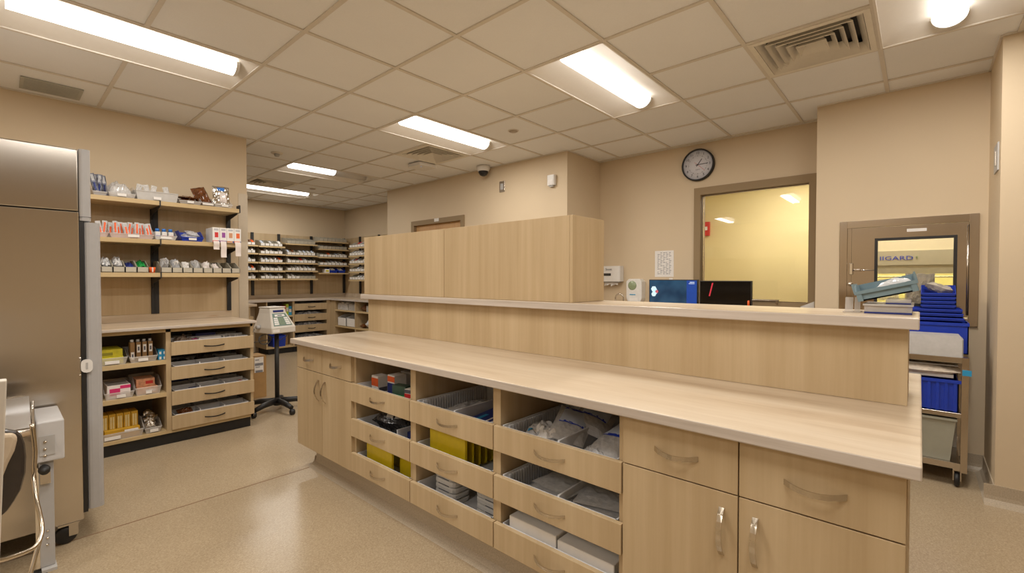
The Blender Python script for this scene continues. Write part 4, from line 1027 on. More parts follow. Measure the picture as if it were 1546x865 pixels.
def monitor(y0, y1, ztop, label, kind):
    X = 4.45; z0 = ztop-0.285; yc = (y0+y1)/2
    o = wthing('computer_monitor', label, 'monitor', (X+0.03,yc,BZ), 'monitors on the back counter')
    part(MB().box(X,X+0.035,y0,y1,z0,ztop), 'casing', M_black, o, 0.003)
    sc = part(MB().box(X-0.002,X,y0+0.008,y1-0.008,z0+0.02,ztop-0.008), 'screen', screen_mat(kind, y0, y1), o)
    part(MB().box(X+0.035,X+0.055,yc-0.03,yc+0.03,BZ+0.01,z0+0.15), 'stand', M_black, o)
    part(MB().box(X-0.06,X+0.13,yc-0.11,yc+0.11,BZ,BZ+0.012), 'foot', M_black, o, 0.004)
    w = y1-y0
    if kind == 'blue':
        Mb = plain('screen_side_panel', (0.01,0.05,0.28), 0.3, emit=0.45)
        part(MB().box(X-0.003,X-0.002,y0+0.008,y0+0.105,z0+0.02,ztop-0.008), 'side_banner', Mb, sc)
        Mi = plain('screen_icon', (0.55,0.72,0.80), 0.3, emit=0.6)
        for (dy, dz, mt, r_) in ((0.085,0.17,Mi,0.03),(0.115,0.145,Mi,0.026),(0.085,0.118,Mi,0.026),(0.135,0.145,plain('screen_red',(0.6,0.05,0.05),0.3,emit=0.4),0.018)):
            yy = y1-dy*0.62; zz = z0+dz+0.02
            part(MB().prism([(yy+r_*math.cos(R(60*k)),zz+r_*math.sin(R(60*k))) for k in range(6)],'x',X-0.0035,X-0.002), 'hexagon_icon', mt, sc)
        Mt = plain('screen_text', (0.5,0.6,0.8), 0.3, emit=0.4)
        part(MB().box(X-0.004,X-0.003,y0+0.03,y0+0.075,ztop-0.03,ztop-0.022), 'banner_title', Mt, sc)
        part(MB().box(X-0.004,X-0.003,y0+0.03,y0+0.085,ztop-0.042,ztop-0.036), 'banner_title', Mt, sc)
    return o
def screen_mat(kind, y0, y1):
    n = 'screen_'+kind
    if n in MATS: return MATS[n]
    m, nt, b = newmat(n); v = coords(nt); f = noise_tex(nt, v, 5, 2)
    c = ramp(nt, f, [(0.3,(0.006,0.022,0.05)),(0.7,(0.02,0.06,0.11))]) if kind == 'blue' else ramp(nt, f, [(0.3,(0.002,0.002,0.002)),(0.7,(0.004,0.004,0.004))])
    nt.links.new(c, b.inputs['Base Color']); nt.links.new(c, b.inputs['Emission Color']); b.inputs['Emission Strength'].default_value = 1.0 if kind == 'blue' else 0.0
    b.inputs['Roughness'].default_value = 0.12; return m
a, b, c = at(980,422,'x',4.45), at(1053.5,422,'x',4.45), at(1056.5,423,'x',4.45); d = at(1135,424,'x',4.45)
monitor(b.y, a.y, a.z, 'monitor showing a dark blue desktop, left of the two on the back counter', 'blue')
mo = monitor(d.y, c.y, d.z, 'monitor with a black screen in front of the window', 'black')
p0, p1 = at(1076,427,'x',4.447), at(1071,447,'x',4.447)
part(MB().prism([(p0.y-0.006,p0.z),(p0.y+0.006,p0.z),(p1.y+0.006,p1.z),(p1.y-0.006,p1.z)],'x',4.4455,4.448), 'red_bar', plain('screen_red_bar',(0.5,0.03,0.05),0.3,emit=0.5), mo)
p0 = at(1130,461,'x',4.43)
o = wthing('orange_marker', 'orange marker pen standing at the corner of the black monitor', 'pen', (4.43,p0.y,BZ))
part(MB().lathe([(0.0,BZ),(0.009,BZ),(0.009,p0.z-0.02)],(4.43,p0.y,0),10), 'barrel', M_white, o); part(MB().lathe([(0.01,p0.z-0.02),(0.009,p0.z+0.04),(0.0,p0.z+0.045)],(4.43,p0.y,0),10), 'cap', M_orange, o)
pa, pb = at(1216,461,'x',4.60), at(1233,455,'x',4.60)
o = wthing('sheet_tray', 'clear desk tray with papers at the right end of back counter', 'tray', (4.68,0.72,BZ))
m = MB().prism([(0.66,BZ),(pa.y+0.03,BZ),(pa.y+0.03,pa.z-0.01),(0.66,pb.z)],'x',4.56,4.565); part(m, 'front_panel', M_clearm, o)
part(MB().box(4.565,4.8,0.66,pa.y+0.03,BZ,BZ+0.006), 'tray_floor', M_clearm, o)
part(MB().box(4.575,4.79,0.67,pa.y,BZ+0.006,pa.z-0.03), 'paper_stack', M_paper, o)
pa = at(1131,452,'x',XB-0.026)
o = wthing('window_sill_rail', 'thin steel rail along the bottom of the window frame', 'rail', (XB-0.03,1.2,WZ0+0.03))
part(MB().tube([(XB-0.04,0.98,WZ0+0.045),(XB-0.04,1.42,WZ0+0.045)],0.008), 'bar', M_steel, o)
for yy in (1.0,1.4): part(MB().box(XB-0.045,XB-0.024,yy-0.006,yy+0.006,WZ0+0.01,WZ0+0.045), 'bracket', M_steel, o)

# ================================================================== LEFT WALL UNIT
LF = 4.46; LTZ = 0.957
LX0, LXM0, LXM1, LX1 = 0.10, 0.89, 0.922, 1.532
o = wthing('shelf_cabinet', 'wood base cabinet with open shelves and four drawers at left', 'cabinet', (0.8,4.77,0))
part(MB().box(LX0,1.51,LF+0.05,5.06,0,0.088), 'toe_kick', M_blackm, o)
part(MB().box(LX0,LX1-0.006,LF+0.02,5.07,0.092,0.115), 'bottom_panel', M_woodx, o)
part(MB().box(LX0,LX0+0.02,LF+0.02,5.07,0.115,0.93), 'side_panel', M_wood, o)
part(MB().box(LXM0,LXM1,LF+0.02,5.07,0.115,0.93), 'divider_panel', M_wood, o)
part(MB().box(LX1-0.026,LX1-0.004,LF+0.02,5.07,0.092,0.93), 'side_panel', M_wood, o)
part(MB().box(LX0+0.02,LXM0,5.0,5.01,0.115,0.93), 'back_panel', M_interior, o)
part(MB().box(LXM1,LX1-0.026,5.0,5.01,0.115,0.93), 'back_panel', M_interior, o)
part(MB().box(LX0,LX1-0.006,LF+0.02,LF+0.04,0.905,0.93), 'top_rail', M_woodx, o)
for zt_ in (0.683, 0.424): part(MB().box(LX0+0.02,LXM0,LF+0.02,5.0,zt_-0.032,zt_), 'shelf', M_woodx, o)
LDZ = [(0.715,0.822),(0.518,0.622),(0.314,0.424),(0.119,0.228)]
def bowx(x0, x1, z, yf, w=0.0045, out=0.026, n=9):
    q = MB(); vs = []; fs = []
    for i in range(n):
        t_ = i/(n-1); y = yf-0.002-out*math.sin(math.pi*t_)**0.75; xx = x0+(x1-x0)*t_; zz = z-0.006*math.sin(math.pi*t_)
        vs += [(xx,y,zz-w),(xx,y,zz+w),(xx,y+0.005,zz+w),(xx,y+0.005,zz-w)]
    for i in range(n-1):
        for c_ in range(4): fs.append((i*4+c_, i*4+(c_+1)%4, (i+1)*4+(c_+1)%4, (i+1)*4+c_))
    fs += [(0,1,2,3), ((n-1)*4+3,(n-1)*4+2,(n-1)*4+1,(n-1)*4)]
    q.add(vs, fs); return q
for k, (z0, z1) in enumerate(LDZ):
    dr = part(MB().box(0.921,1.528,LF,LF+0.019,z0,z1), 'drawer', M_wood, o, 0.001)
    part(bowx(1.145,1.296,(z0+z1)/2+0.002,LF), 'handle', M_black, dr)
    tr = tray_mb(0.94,1.49,LF+0.02,4.98,z0+0.01,z1+0.004); part(tr, 'drawer_tray', M_tray, dr)
    for xx in (1.12,1.30): part(MB().box(xx-0.003,xx+0.003,LF+0.026,4.974,z0+0.016,z1+0.016), 'tray_divider', M_tray, dr)
    for yy in (4.62,4.78): part(MB().box(0.946,1.484,yy-0.003,yy+0.003,z0+0.016,z1+0.018), 'tray_divider', M_tray, dr)
o = slab('wall_counter', 'pale counter on the open-shelf cabinet at left', LX0-0.02, 1.545, 4.43, 5.075, 0.934, LTZ, M_topx, M_edgex, 'x')
o = solo(MB().box(LX0,1.535,5.058,5.076,LTZ+0.001,1.02), 'backsplash', M_topx, 'low pale backsplash strip behind the left counter', 'backsplash')
# drawer contents
pack('dark_pouch', 'brown and grey crumpled pouches at left of the top left-cabinet drawer', 'pouch', TR(1.02,4.58,LDZ[0][0]+0.085,10,0,15), 0.13,0.14,0.09, plain('brown_grey_film',(0.22,0.16,0.12),0.3,var=0.6,scale=30), 81, 0.5)
pack('pink_pouch', 'small pink pouch beside the brown pouches in the top drawer', 'pouch', TR(1.10,4.54,LDZ[0][0]+0.085,30,0,0), 0.05,0.08,0.05, plain('pink_film',(0.55,0.12,0.25),0.3), 82, 0.4)
carton('paper_stack', 'white paper pad in the top left-cabinet drawer', 'paper', 1.13,1.29,4.52,4.61,LDZ[0][0]+0.018,LDZ[0][0]+0.122, M_paper)
carton('navy_folder', 'navy folder at the back of the top left-cabinet drawer', 'folder', 1.13,1.28,4.64,4.76,LDZ[0][0]+0.018,LDZ[0][0]+0.145, M_navy)
pack('white_sachets', 'loose white sachets at right of the top left-cabinet drawer', 'sachet', TR(1.39,4.55,LDZ[0][0]+0.08,0,0,5), 0.14,0.09,0.05, plain('sachet_print',(0.6,0.57,0.55),0.4,var=0.5,scale=60), 83, 0.5)
pack('dark_pouch', 'black pouch at left of the second left-cabinet drawer', 'pouch', TR(1.03,4.70,LDZ[1][0]+0.10,0,0,0), 0.15,0.1,0.05, M_blackfilm, 84, 0.4)
pack('dark_pouch', 'dark brown pouch in the middle of the second left-cabinet drawer', 'pouch', TR(1.21,4.72,LDZ[1][0]+0.10,0,0,0), 0.16,0.1,0.08, plain('dark_brown_film',(0.06,0.045,0.04),0.25,var=0.5), 85, 0.4)
carton('navy_pack', 'navy pack at the back left of the third left-cabinet drawer', 'pack', 0.96,1.11,4.80,4.95,LDZ[2][0]+0.018,LDZ[2][0]+0.14, M_navy)
carton('navy_pack', 'small dark pack at the front of the third left-cabinet drawer', 'pack', 1.06,1.11,4.52,4.58,LDZ[2][0]+0.018,LDZ[2][0]+0.105, M_navy)
for k,(xx,yy) in enumerate(((1.20,4.70),(1.36,4.70),(1.42,4.86),(1.23,4.86))): pack('foil_sachet', '%s spotted sachet from the left in the third left-cabinet drawer' % ORD[k], 'sachet', TR(xx,yy,LDZ[2][0]+0.085,0,0,20*k), 0.08,0.06,0.03, plain('blue_spot_print',(0.35,0.36,0.45),0.4,var=0.8,scale=40), 86+k, 0.4, group='sachets in the third left drawer')
carton('pink_carton', 'small pink and white box at right of the third left-cabinet drawer', 'carton', 1.43,1.48,4.50,4.60,LDZ[2][0]+0.018,LDZ[2][0]+0.105, M_paperpink, [('+z',0.1,0.5,0.2,0.8,M_red,'red_mark')])
pack('amber_bag', 'amber brown bag in the lowest left-cabinet drawer', 'bag', TR(1.03,4.54,LDZ[3][0]+0.10,35,0,10), 0.11,0.1,0.06, M_brownbag, 91, 0.4)
# open shelves contents
def open_bin(name, label, x0, x1, y0, d, z0, h, lip, mat, card=None, group=None, cat='bin'):
    o = wthing(name, label, cat, ((x0+x1)/2, y0+d/2, z0), group)
    q = MB(); t_ = 0.004; e_ = 0.012
    q.box(x0+e_,x1-e_,y0+e_,y0+d-e_,z0,z0+t_)
    def wall(a, b, ha, hb, c, dd):  # a,b bottom; c,d top
        q.add([a, b, dd, c], [(0,1,2,3)])
    q.add([(x0+e_,y0+e_,z0),(x1-e_,y0+e_,z0),(x1,y0,z0+lip),(x0,y0,z0+lip)],[(0,1,2,3)])
    q.add([(x0+e_,y0+d-e_,z0),(x1-e_,y0+d-e_,z0),(x1,y0+d,z0+h),(x0,y0+d,z0+h)],[(3,2,1,0)])
    for xb, xt in ((x0+e_, x0), (x1-e_, x1)):
        q.add([(xb,y0+e_,z0),(xb,y0+d-e_,z0),(xt,y0+d,z0+h),(xt,y0+d*0.35,z0+h),(xt,y0,z0+lip)],[(0,1,2,3,4)])
    b_ = part(q, 'body', mat, o); sm = b_.modifiers.new('thickness','SOLIDIFY'); sm.thickness = 0.003
    rim = MB().box(x0-0.001,x1+0.001,y0-0.004,y0+0.001,z0+lip-0.006,z0+lip+0.001); part(rim, 'rim', mat, o)
    if card:
        c0, c1 = card; part(MB().box(x0+(x1-x0)*c0,x0+(x1-x0)*c1,y0-0.004,y0-0.001+0.003,z0+0.010,z0+0.032), 'label_card', M_paper, o)
    return o
def lx(px, py, Y): return at(px, py, 'y', Y).x
Yb = 4.50
# upper open shelf z .683
z = 0.6835
open_bin('clear_bin', 'clear bin of yellow cartons on the upper open shelf at left', 0.42, 0.655, Yb, 0.3, z, 0.10, 0.055, M_clear, (0.45,0.8))
M_yelc = plain('yellow_carton', (0.70,0.62,0.03), 0.5, var=0.15, scale=25)
carton('yellow_carton', 'lower yellow carton in the clear bin on the upper open shelf', 'carton', 0.44,0.635,Yb+0.02,Yb+0.27,z+0.006,z+0.06, M_yelc, [('-y',0.1,0.9,0.2,0.5,plain('olive_print',(0.35,0.32,0.03),0.5),'lettering')])
carton('yellow_carton', 'upper yellow carton in the clear bin on the upper open shelf', 'carton', 0.44,0.632,Yb+0.03,Yb+0.27,z+0.061,z+0.115, M_yelc, [('-y',0.1,0.7,0.2,0.6,MATS['olive_print'],'lettering')])
x0, x1 = lx(196,548,Yb), lx(238,548,Yb)
open_bin('clear_bin', 'clear bin of brown bottles on the upper open shelf', x0, x1, Yb, 0.3, z, 0.10, 0.045, M_clear, (0.3,0.65))
M_amber = plain('brown_bottle', (0.30,0.17,0.07), 0.35, var=0.1)
for k in range(4):
    xx = x0+0.022+k*0.037; h_ = 0.155
    o = wthing('tall_brown_bottle', '%s brown bottle from the left on the upper open shelf' % ORD[k], 'bottle', (xx, Yb+0.05, z+0.006), 'brown bottles on the open shelf')
    part(MB().rbox(xx-0.015,xx+0.015,Yb+0.03,Yb+0.10,z+0.006,z+h_,0.006), 'body', M_amber, o)
    part(MB().lathe([(0.011,z+h_),(0.011,z+h_+0.02),(0.0,z+h_+0.02)],(xx,Yb+0.06,0),12), 'cap', M_white if k == 0 else M_clearm, o)
    zz = z+0.02 if k == 0 else z+0.075
    part(MB().box(xx-0.010,xx+0.010,Yb+0.0285,Yb+0.0305,zz,zz+0.06), 'label', M_paper, o)
    part(MB().box(xx-0.005,xx+0.005,Yb+0.028,Yb+0.0286,zz+0.015,zz+0.045), 'lettering', M_ink, o)
x0 = lx(239,540,Yb)
for k in range(4):
    xa = x0+0.004+0.027*(k%2); za = z+0.0005+0.041*(k//2)
    carton('blue_carton', '%s %s blue and white box beside the cabinet divider' % (('lower','upper')[k//2], ('left','right')[k%2]), 'carton', xa,xa+0.026,Yb+0.02,Yb+0.10,za,za+0.04, M_cyan, [('-y',0.25,0.75,0.1,0.6,M_paper,'white_panel')], group='small blue boxes on the open shelf')
# middle shelf .424
z = 0.4245
x0, x1 = lx(158,600,Yb), lx(203,600,Yb)
M_pinkc = plain('pink_print', (0.75,0.52,0.50), 0.4, var=0.05); M_mag = plain('magenta_print', (0.65,0.03,0.16), 0.4)
open_bin('clear_bin', 'clear bin with magenta printed boxes on the middle open shelf', x0, x1, Yb, 0.28, z, 0.11, 0.05, M_clear, (0.4,0.7))
carton('magenta_carton', 'pale pink box with magenta star print on the middle open shelf', 'carton', x0+0.018,x1-0.018,Yb+0.03,Yb+0.25,z+0.004,z+0.10, M_paperpink, [('-y',0.1,0.55,0.2,0.75,M_mag,'magenta_star'),('-y',0.55,1.0,0.7,0.95,M_mag,'magenta_band'),('+z',0.05,0.95,0.05,0.9,M_greyplas,'grey_top')])
x0, x1 = lx(204,592,Yb), lx(244,588,Yb)
open_bin('clear_bin', 'clear bin with orange cartons on the middle open shelf', x0, x1, Yb, 0.28, z, 0.13, 0.06, M_clear, (0.4,0.62))
M_orc = plain('pale_orange_carton', (0.72,0.36,0.20), 0.5, var=0.25, scale=40)
carton('orange_carton', 'lower pale orange carton on the middle open shelf', 'carton', x0+0.018,x1-0.018,Yb+0.02,Yb+0.2,z+0.004,z+0.055, M_orc, [('-y',0.4,0.9,0.3,0.7,M_paperpink,'lettering')])
carton('orange_carton', 'upper pale orange carton set back on the middle open shelf', 'carton', x0+0.018,x1-0.03,Yb+0.07,Yb+0.23,z+0.0555,z+0.115, M_orc, [('-y',0.5,0.9,0.3,0.7,M_red,'lettering')])
# bottom shelf .115
z = 0.1155
x0, x1 = 0.50, lx(217,650,Yb)
open_bin('clear_bin', 'long clear bin of golden boxes on the bottom open shelf', x0-0.06, x1, Yb, 0.3, z, 0.12, 0.055, M_clear, (0.25,0.55))
M_gold = plain('golden_carton', (0.55,0.30,0.015), 0.45, var=0.12, scale=20)
for k in range(5):
    xa = x0+0.005+k*0.044
    carton('golden_carton', '%s golden box from the left standing on the bottom open shelf' % ORD[k], 'carton', xa,xa+0.041,Yb+0.06,Yb+0.20,z+0.004,z+0.185, M_gold, [('-y',0.2,0.45,0.4,0.9,plain('cream_print',(0.75,0.62,0.30),0.5),'lettering'),('-y',0.55,0.8,0.4,0.9,MATS['cream_print'],'lettering')], group='golden boxes on the bottom shelf')
carton('golden_carton', 'golden box lying flat before the standing golden boxes', 'carton', x0+0.02,x1-0.02,Yb+0.013,Yb+0.055,z+0.004,z+0.075, M_gold, [('-y',0.55,0.95,0.55,0.85,M_paper,'lettering')])
x0, x1 = lx(219,645,Yb), lx(244,640,Yb)
open_bin('clear_bin', 'clear bin of silver foil packs on the bottom open shelf', x0, x1, Yb, 0.26, z, 0.09, 0.045, M_clear, (0.3,0.8))
for k in range(4): pack('foil_pack', '%s crumpled silver foil pack in the bottom shelf bin' % ['front','left','right','rear'][k], 'pack', TR((x0+x1)/2+(-0.012,-0.01,0.015,0.0)[k],Yb+0.06+0.045*k,z+0.055+0.02*k,25,10*k,30*k), 0.07,0.07,0.05, M_silver, 95+k, 0.55, group='foil packs on the bottom shelf')

# wall panels, standards, shelves
o = wthing('wall_shelving', 'adjustable wall shelving with black standards above the left counter', 'shelving', (0.8,5.06,1.02))
part(MB().box(LX0,0.904,5.06,5.076,1.021,2.05), 'back_panel', M_wood, o); part(MB().box(0.96,1.495,5.06,5.076,1.021,2.05), 'back_panel', M_wood, o)
for xa, xb in ((0.905,0.959),(1.496,1.530)):
    st = part(MB().box(xa,xb,5.045,5.076,1.021,2.03), 'upright', M_blackm, o)
    part(MB().box((xa+xb)/2-0.003,(xa+xb)/2+0.003,5.042,5.046,1.03,2.02), 'slot_channel', M_black, st)
SZ = [1.975, 1.655, 1.380]; SY = 4.72
for z_ in SZ:
    part(MB().box(LX0,0.908,SY,5.04,z_-0.035,z_), 'shelf', M_woodx, o, 0.001)
    part(MB().box(0.916,1.505,SY,5.04,z_-0.035,z_), 'shelf', M_woodx, o, 0.001)
    for xx in (0.909,1.490): part(MB().prism([(SY+0.02,z_-0.037),(5.045,z_-0.037),(5.045,z_-0.13),(5.0,z_-0.09),(SY+0.02,z_-0.05)],'x',xx,xx+0.006), 'bracket', M_blackm, o)
    part(MB().box(0.908,0.916,SY-0.006,SY+0.03,z_-0.045,z_+0.004), 'bracket_hook', M_blackm, o)
part(MB().box(1.506,1.515,SY+0.0,SY+0.08,SZ[0]-0.035,SZ[0]+0.035), 'shelf_stop', M_blackm, o)
# shelf 1
z = SZ[0]+0.0005; Yb = SY+0.015
def SX(px, py=300): return at(px, py, 'y', Yb).x
def cbin(px0, px1, h, lip, label, card=None, d=0.27, mat=None, name='clear_bin'):
    return open_bin(name, label, SX(px0), SX(px1), Yb, d, z, h, lip, mat or M_clear, card)
cbin(140,162,0.085,0.03,'clear bin of dark syringes at the left end of the top shelf')
M_syr = plain('dark_syringe_pack', (0.16,0.17,0.22), 0.3, var=0.8, scale=45)
xa = SX(140)
for k in range(5): pack('syringe_pack', '%s upright dark syringe pack from the left on the top shelf' % ORD[k], 'pack', TR(xa+0.014+0.017*k,Yb+0.05+0.035*(k*3%5),z+0.09+0.01*(k%2),78+4*(k%3),(k*53%23)-11,0), 0.035,0.17,0.02, M_syr, 110+k, 0.4, [(-0.5,0.5,0.25,0.9,M_film,'clear_end'),(-0.3,0.3,-0.6,0.1,M_navy,'blue_barrel')], 'syringe packs on the top shelf')
cbin(164,205,0.11,0.035,'clear bin of bagged supplies, second on the top shelf',(0.32,0.65))
pack('clear_pouch', 'large clear bag in the second bin of the top shelf', 'bag', TR((SX(164)+SX(205))/2,Yb+0.13,z+0.07,25,0,0), 0.14,0.2,0.10, M_film, 120, 0.4)
cbin(206,269,0.085,0.075,'widest clear bin on the top shelf, above the middle upright',(0.4,0.58), mat=M_clearm)
for k, pxx in enumerate((213,226,235,256)): pack('clear_pouch', '%s clear pouch from the left peeking above the widest top shelf bin' % ORD[k], 'pouch', TR(SX(pxx),Yb+0.09,z+0.08,80,10*(-1)**k,0), 0.04,0.12,0.015, M_film, 121+k, 0.3, group='pouches in the widest top bin')
cbin(271,304,0.085,0.03,'clear bin with flat brown bags on the top shelf',(0.35,0.65))
for k in range(3): pack('amber_bag', '%s flat brown bag in the top shelf bin beside the standing one' % ['lowest','middle','topmost'][k], 'bag', TR((SX(271)+SX(304))/2-0.005,Yb+0.11,z+0.025+0.022*k,6,0,8*k-6), 0.12,0.19,0.02, M_brownbag, 130+k, 0.5, group='flat brown bags on the top shelf')
cbin(305,323,0.085,0.03,'narrow clear bin with a standing amber bag on the top shelf',(0.05,0.95))
pack('amber_bag', 'amber brown bag standing tall in the narrow top shelf bin', 'bag', TR(SX(309),Yb+0.10,z+0.095,70,-18,0), 0.11,0.17,0.05, M_brownbag, 135, 0.45)
cbin(324,351,0.085,0.03,'clear bin behind the silver bag at the right end of the top shelf',(0.4,0.75))
pack('silver_bag', 'shiny silver bag with blue label at the right end of top shelf', 'bag', TR(SX(337),Yb+0.06,z+0.105,82,0,0), 0.135,0.19,0.05, M_silver, 136, 0.35, [(-0.5,0.35,0.5,0.85,plain('blue_sticker',(0.05,0.20,0.62),0.4),'blue_label'),(-0.25,0.55,-0.65,0.3,M_paperpink,'paper_tag')])
# shelf 2
z = SZ[1]+0.0005
M_pinkclear = plain('pink_clear_plastic', (0.80,0.62,0.56), 0.15, var=0.03, alpha=0.5)
def SX2(px): return at(px, 355, 'y', Yb).x
SX = lambda px, py=355: at(px, py, 'y', Yb).x
cbin(141,164,0.07,0.035,'clear bin of orange packs behind the refrigerator door on second shelf', mat=M_pinkclear)
cbin(166,232,0.07,0.035,'wide clear bin of orange packs on the second shelf',(0.4,0.66), mat=M_pinkclear)
for k in range(14):
    pxx = 150 if k < 2 else 166; kk = k if k < 2 else k-2
    xx = (SX(152)+0.03*k) if k < 2 else SX(170)+kk*0.0225
    lab = ('%s upright orange pack in the half-hidden bin of the second shelf' if k < 2 else '%s upright orange pack from the left in the wide second shelf bin') % ORD[kk]
    pack('orange_pack', lab, 'pack', TR(xx,Yb+0.05+0.03*(k%3),z+0.065+0.008*(k%2),76,(k*37%20)-10,0), 0.032,0.13,0.018, M_film, 140+k, 0.3, [(-0.35,0.35,-0.5,0.75 if k%2 else 0.4,M_orange,'orange_syringe')], 'orange packs on the second shelf')
cbin(234,267,0.085,0.035,'clear bin of blue-capped bottles on the second shelf',(0.25,0.75))
for k in range(3):
    xx = SX(240+10*k)
    o = wthing('blue_capped_bottle', '%s blue-capped white bottle from the left on the second shelf' % ORD[k], 'bottle', (xx,Yb+0.05,z+0.004), 'blue-capped bottles on the second shelf')
    part(MB().rbox(xx-0.018,xx+0.018,Yb+0.03,Yb+0.09,z+0.005,z+0.07,0.008), 'body', M_white, o)
    part(MB().lathe([(0.017,z+0.07),(0.013,z+0.08),(0.014,z+0.08),(0.014,z+0.096),(0.0,z+0.098)],(xx,Yb+0.06,0),14), 'cap', plain('blue_cap',(0.04,0.20,0.62),0.4), o)
    part(MB().box(xx-0.016,xx+0.016,Yb+0.0285,Yb+0.0305,z+0.03,z+0.04), 'printed_band', plain('red_text_print',(0.55,0.2,0.2),0.5) if k else M_blueprint, o)
o = open_bin('blue_bin', 'bright blue bin of clear pouches on the second shelf', SX(274), SX(307), Yb, 0.27, z, 0.095, 0.035, M_blue, (0.33,0.68))
pack('clear_pouch', 'lower clear pouch in the bright blue bin', 'pouch', TR(SX(290),Yb+0.10,z+0.045,10,0,0), 0.11,0.18,0.04, M_film, 160, 0.4)
pack('clear_pouch', 'clear pouch sloping on top in the bright blue bin', 'pouch', TR(SX(295),Yb+0.10,z+0.075,14,12,0), 0.10,0.16,0.03, M_film, 161, 0.4)
cols4 = [('red', M_red), ('purple', plain('purple_print',(0.30,0.07,0.32),0.4)), ('tan', plain('tan_print',(0.60,0.30,0.16),0.4)), ('orange', plain('orange_red_print',(0.80,0.14,0.03),0.4))]
pxs = [320.8, 331.8, 342.3, 353.3, 364]
for k, (cn, mt) in enumerate(cols4):
    ya = SY-0.02
    xa, xb = at(pxs[k],350,'y',ya).x, at(pxs[k+1],350,'y',ya).x
    x0_, x1_ = xa+0.001, xb-0.001
    f = [('-y',0.3,0.8,0.34,0.68,mt,'drug_name_panel'),('-y',0.0,0.8,0.02,0.13,mt,'colour_band'),('-y',0.8,1.0,0.02,0.13,M_navy,'navy_band'),('-y',0.2,0.85,0.80,0.92,plain('grey_logo',(0.5,0.5,0.53),0.5),'oval_mark')]
    if k == 0: f.append(('-y',0,0,0,0,mt,'side')) if False else None
    oo = carton('label_dispenser_box', 'white label dispenser box with %s panel at the shelf end' % cn, 'box', x0_,x1_,ya,ya+0.2,z,z+0.133, M_paper, f, 'label dispenser boxes on the second shelf')
    ln_ = {0: 0.075, 1: 0.145, 3: 0.13}.get(k)
    if ln_:
        w2 = (x1_-x0_)/2*0.85; q = MB(); n = 8; vs = []; fs = []
        for i in range(n+1):
            zz = 0.012-ln_*i/n; yy = -0.102-0.006*math.sin(i*0.7)
            vs += [(-w2+0.004*i/n*(2 if k==3 else 1), yy, zz), (w2+0.004*i/n, yy, zz)]
        for i in range(n): fs.append((2*i,2*i+1,2*i+3,2*i+2))
        q.add(vs, fs, 0, True); link('label_strip', q.mesh('label_strip', M_paperpink), oo)
# shelf 3 : grey bins
z = SZ[2]+0.0005
SX = lambda px, py=405: at(px, py, 'y', Yb).x
def grey_bin(x0, x1, label, grp, y=None, d=0.29, h=0.10, lip=0.045, zz=None):
    y = Yb if y is None else y; zz = z if zz is None else zz
    o = wthing('shelf_bin', label, 'bin', ((x0+x1)/2, y+d/2, zz), grp)
    part(MB().shell(x0+0.001,x1-0.001,y,y+d,zz,zz+h,0.003,front=zz+lip), 'body', M_binbeige, o)
    part(MB().box(x0+0.004,x1-0.010,y-0.004,y,zz+0.006,zz+lip-0.003), 'card_slot', plain('bin_face_plastic',(0.50,0.455,0.37),0.45,var=0.02), o)
    return o
e = [152.5,170.5,189,207,225]
for k in range(4): grey_bin(SX(e[k]),SX(e[k+1]),'%s grey bin from the left on the lowest wall shelf, left section' % ORD[k],'grey bins on the lowest wall shelf')
M_wb = plain('white_blue_caps', (0.62,0.63,0.68), 0.35, var=0.7, scale=60)
for k in range(2):
    for q_ in range(3): pack('capped_vials', '%s white and blue pack in the %s grey bin from the left' % (['front','middle','rear'][q_], ORD[k]), 'pack', TR((SX(e[k])+SX(e[k+1]))/2,Yb+0.06+0.07*q_,z+0.065+0.012*q_,20,8*q_,0), 0.052,0.062,0.06, M_wb, 170+k*3+q_, 0.7, group='white and blue packs in grey bins')
pack('blue_pack', 'dark blue pack in the third grey bin from the left', 'pack', TR((SX(e[2])+SX(e[3]))/2,Yb+0.14,z+0.05,5,0,0), 0.06,0.22,0.05, M_navy, 177, 0.5)
pack('green_pack', 'green pack in the fourth grey bin from the left', 'pack', TR((SX(e[3])+SX(e[4]))/2,Yb+0.15,z+0.062,8,0,0), 0.06,0.2,0.06, M_green, 178, 0.6)
xx = SX(231)
o = wthing('orange_cup', 'orange paper cup standing between the grey bin rows', 'cup', (xx,Yb+0.04,z))
part(MB().lathe([(0.0,z),(0.02,z),(0.026,z+0.046),(0.024,z+0.046),(0.019,z+0.006),(0.0,z+0.006)],(xx,Yb+0.04,0),20), 'cup', M_orange, o)
part(MB().lathe([(0.0235,z+0.040),(0.0,z+0.041)],(xx,Yb+0.04,0),20), 'content', M_white, o)
part(MB().box(xx-0.004,xx+0.004,Yb+0.012,Yb+0.018,z+0.006,z+0.044), 'white_stripe', M_paper, o)
e = [243,260,276,291.5,307,321.5,335.5,349.5,362.5]
for k in range(8): grey_bin(SX(e[k]),SX(e[k+1]),'%s grey bin from the left on the lowest wall shelf, right section' % ORD[k],'grey bins on the lowest wall shelf')
cont = [(0,'large clear bagged pack',M_film,0.075,0.10),(1,'white bagged bottle pack',MATS['white_film'],0.07,0.085),(2,'white crumpled sachets',M_paper,0.055,0.05),(3,'frosted bagged pack',M_film,0.065,0.08),(4,'white printed box',M_paperpink,0.06,0.06),(5,'pink and white box',M_paperpink,0.05,0.05)]
for k, nm, mt, zz, hh in cont:
    pack('bagged_supply', '%s in the %s grey bin of the right section' % (nm, ORD[k]), 'pack', TR((SX(e[k])+SX(e[k+1]))/2,Yb+0.08,z+zz,55 if k < 4 else 35,(-1)**k*8,0), 0.056,0.10,hh, mt, 180+k, 0.45, [(-0.6,0.6,-0.5,0.2,M_paper,'label')] if k in (1,4) else ())

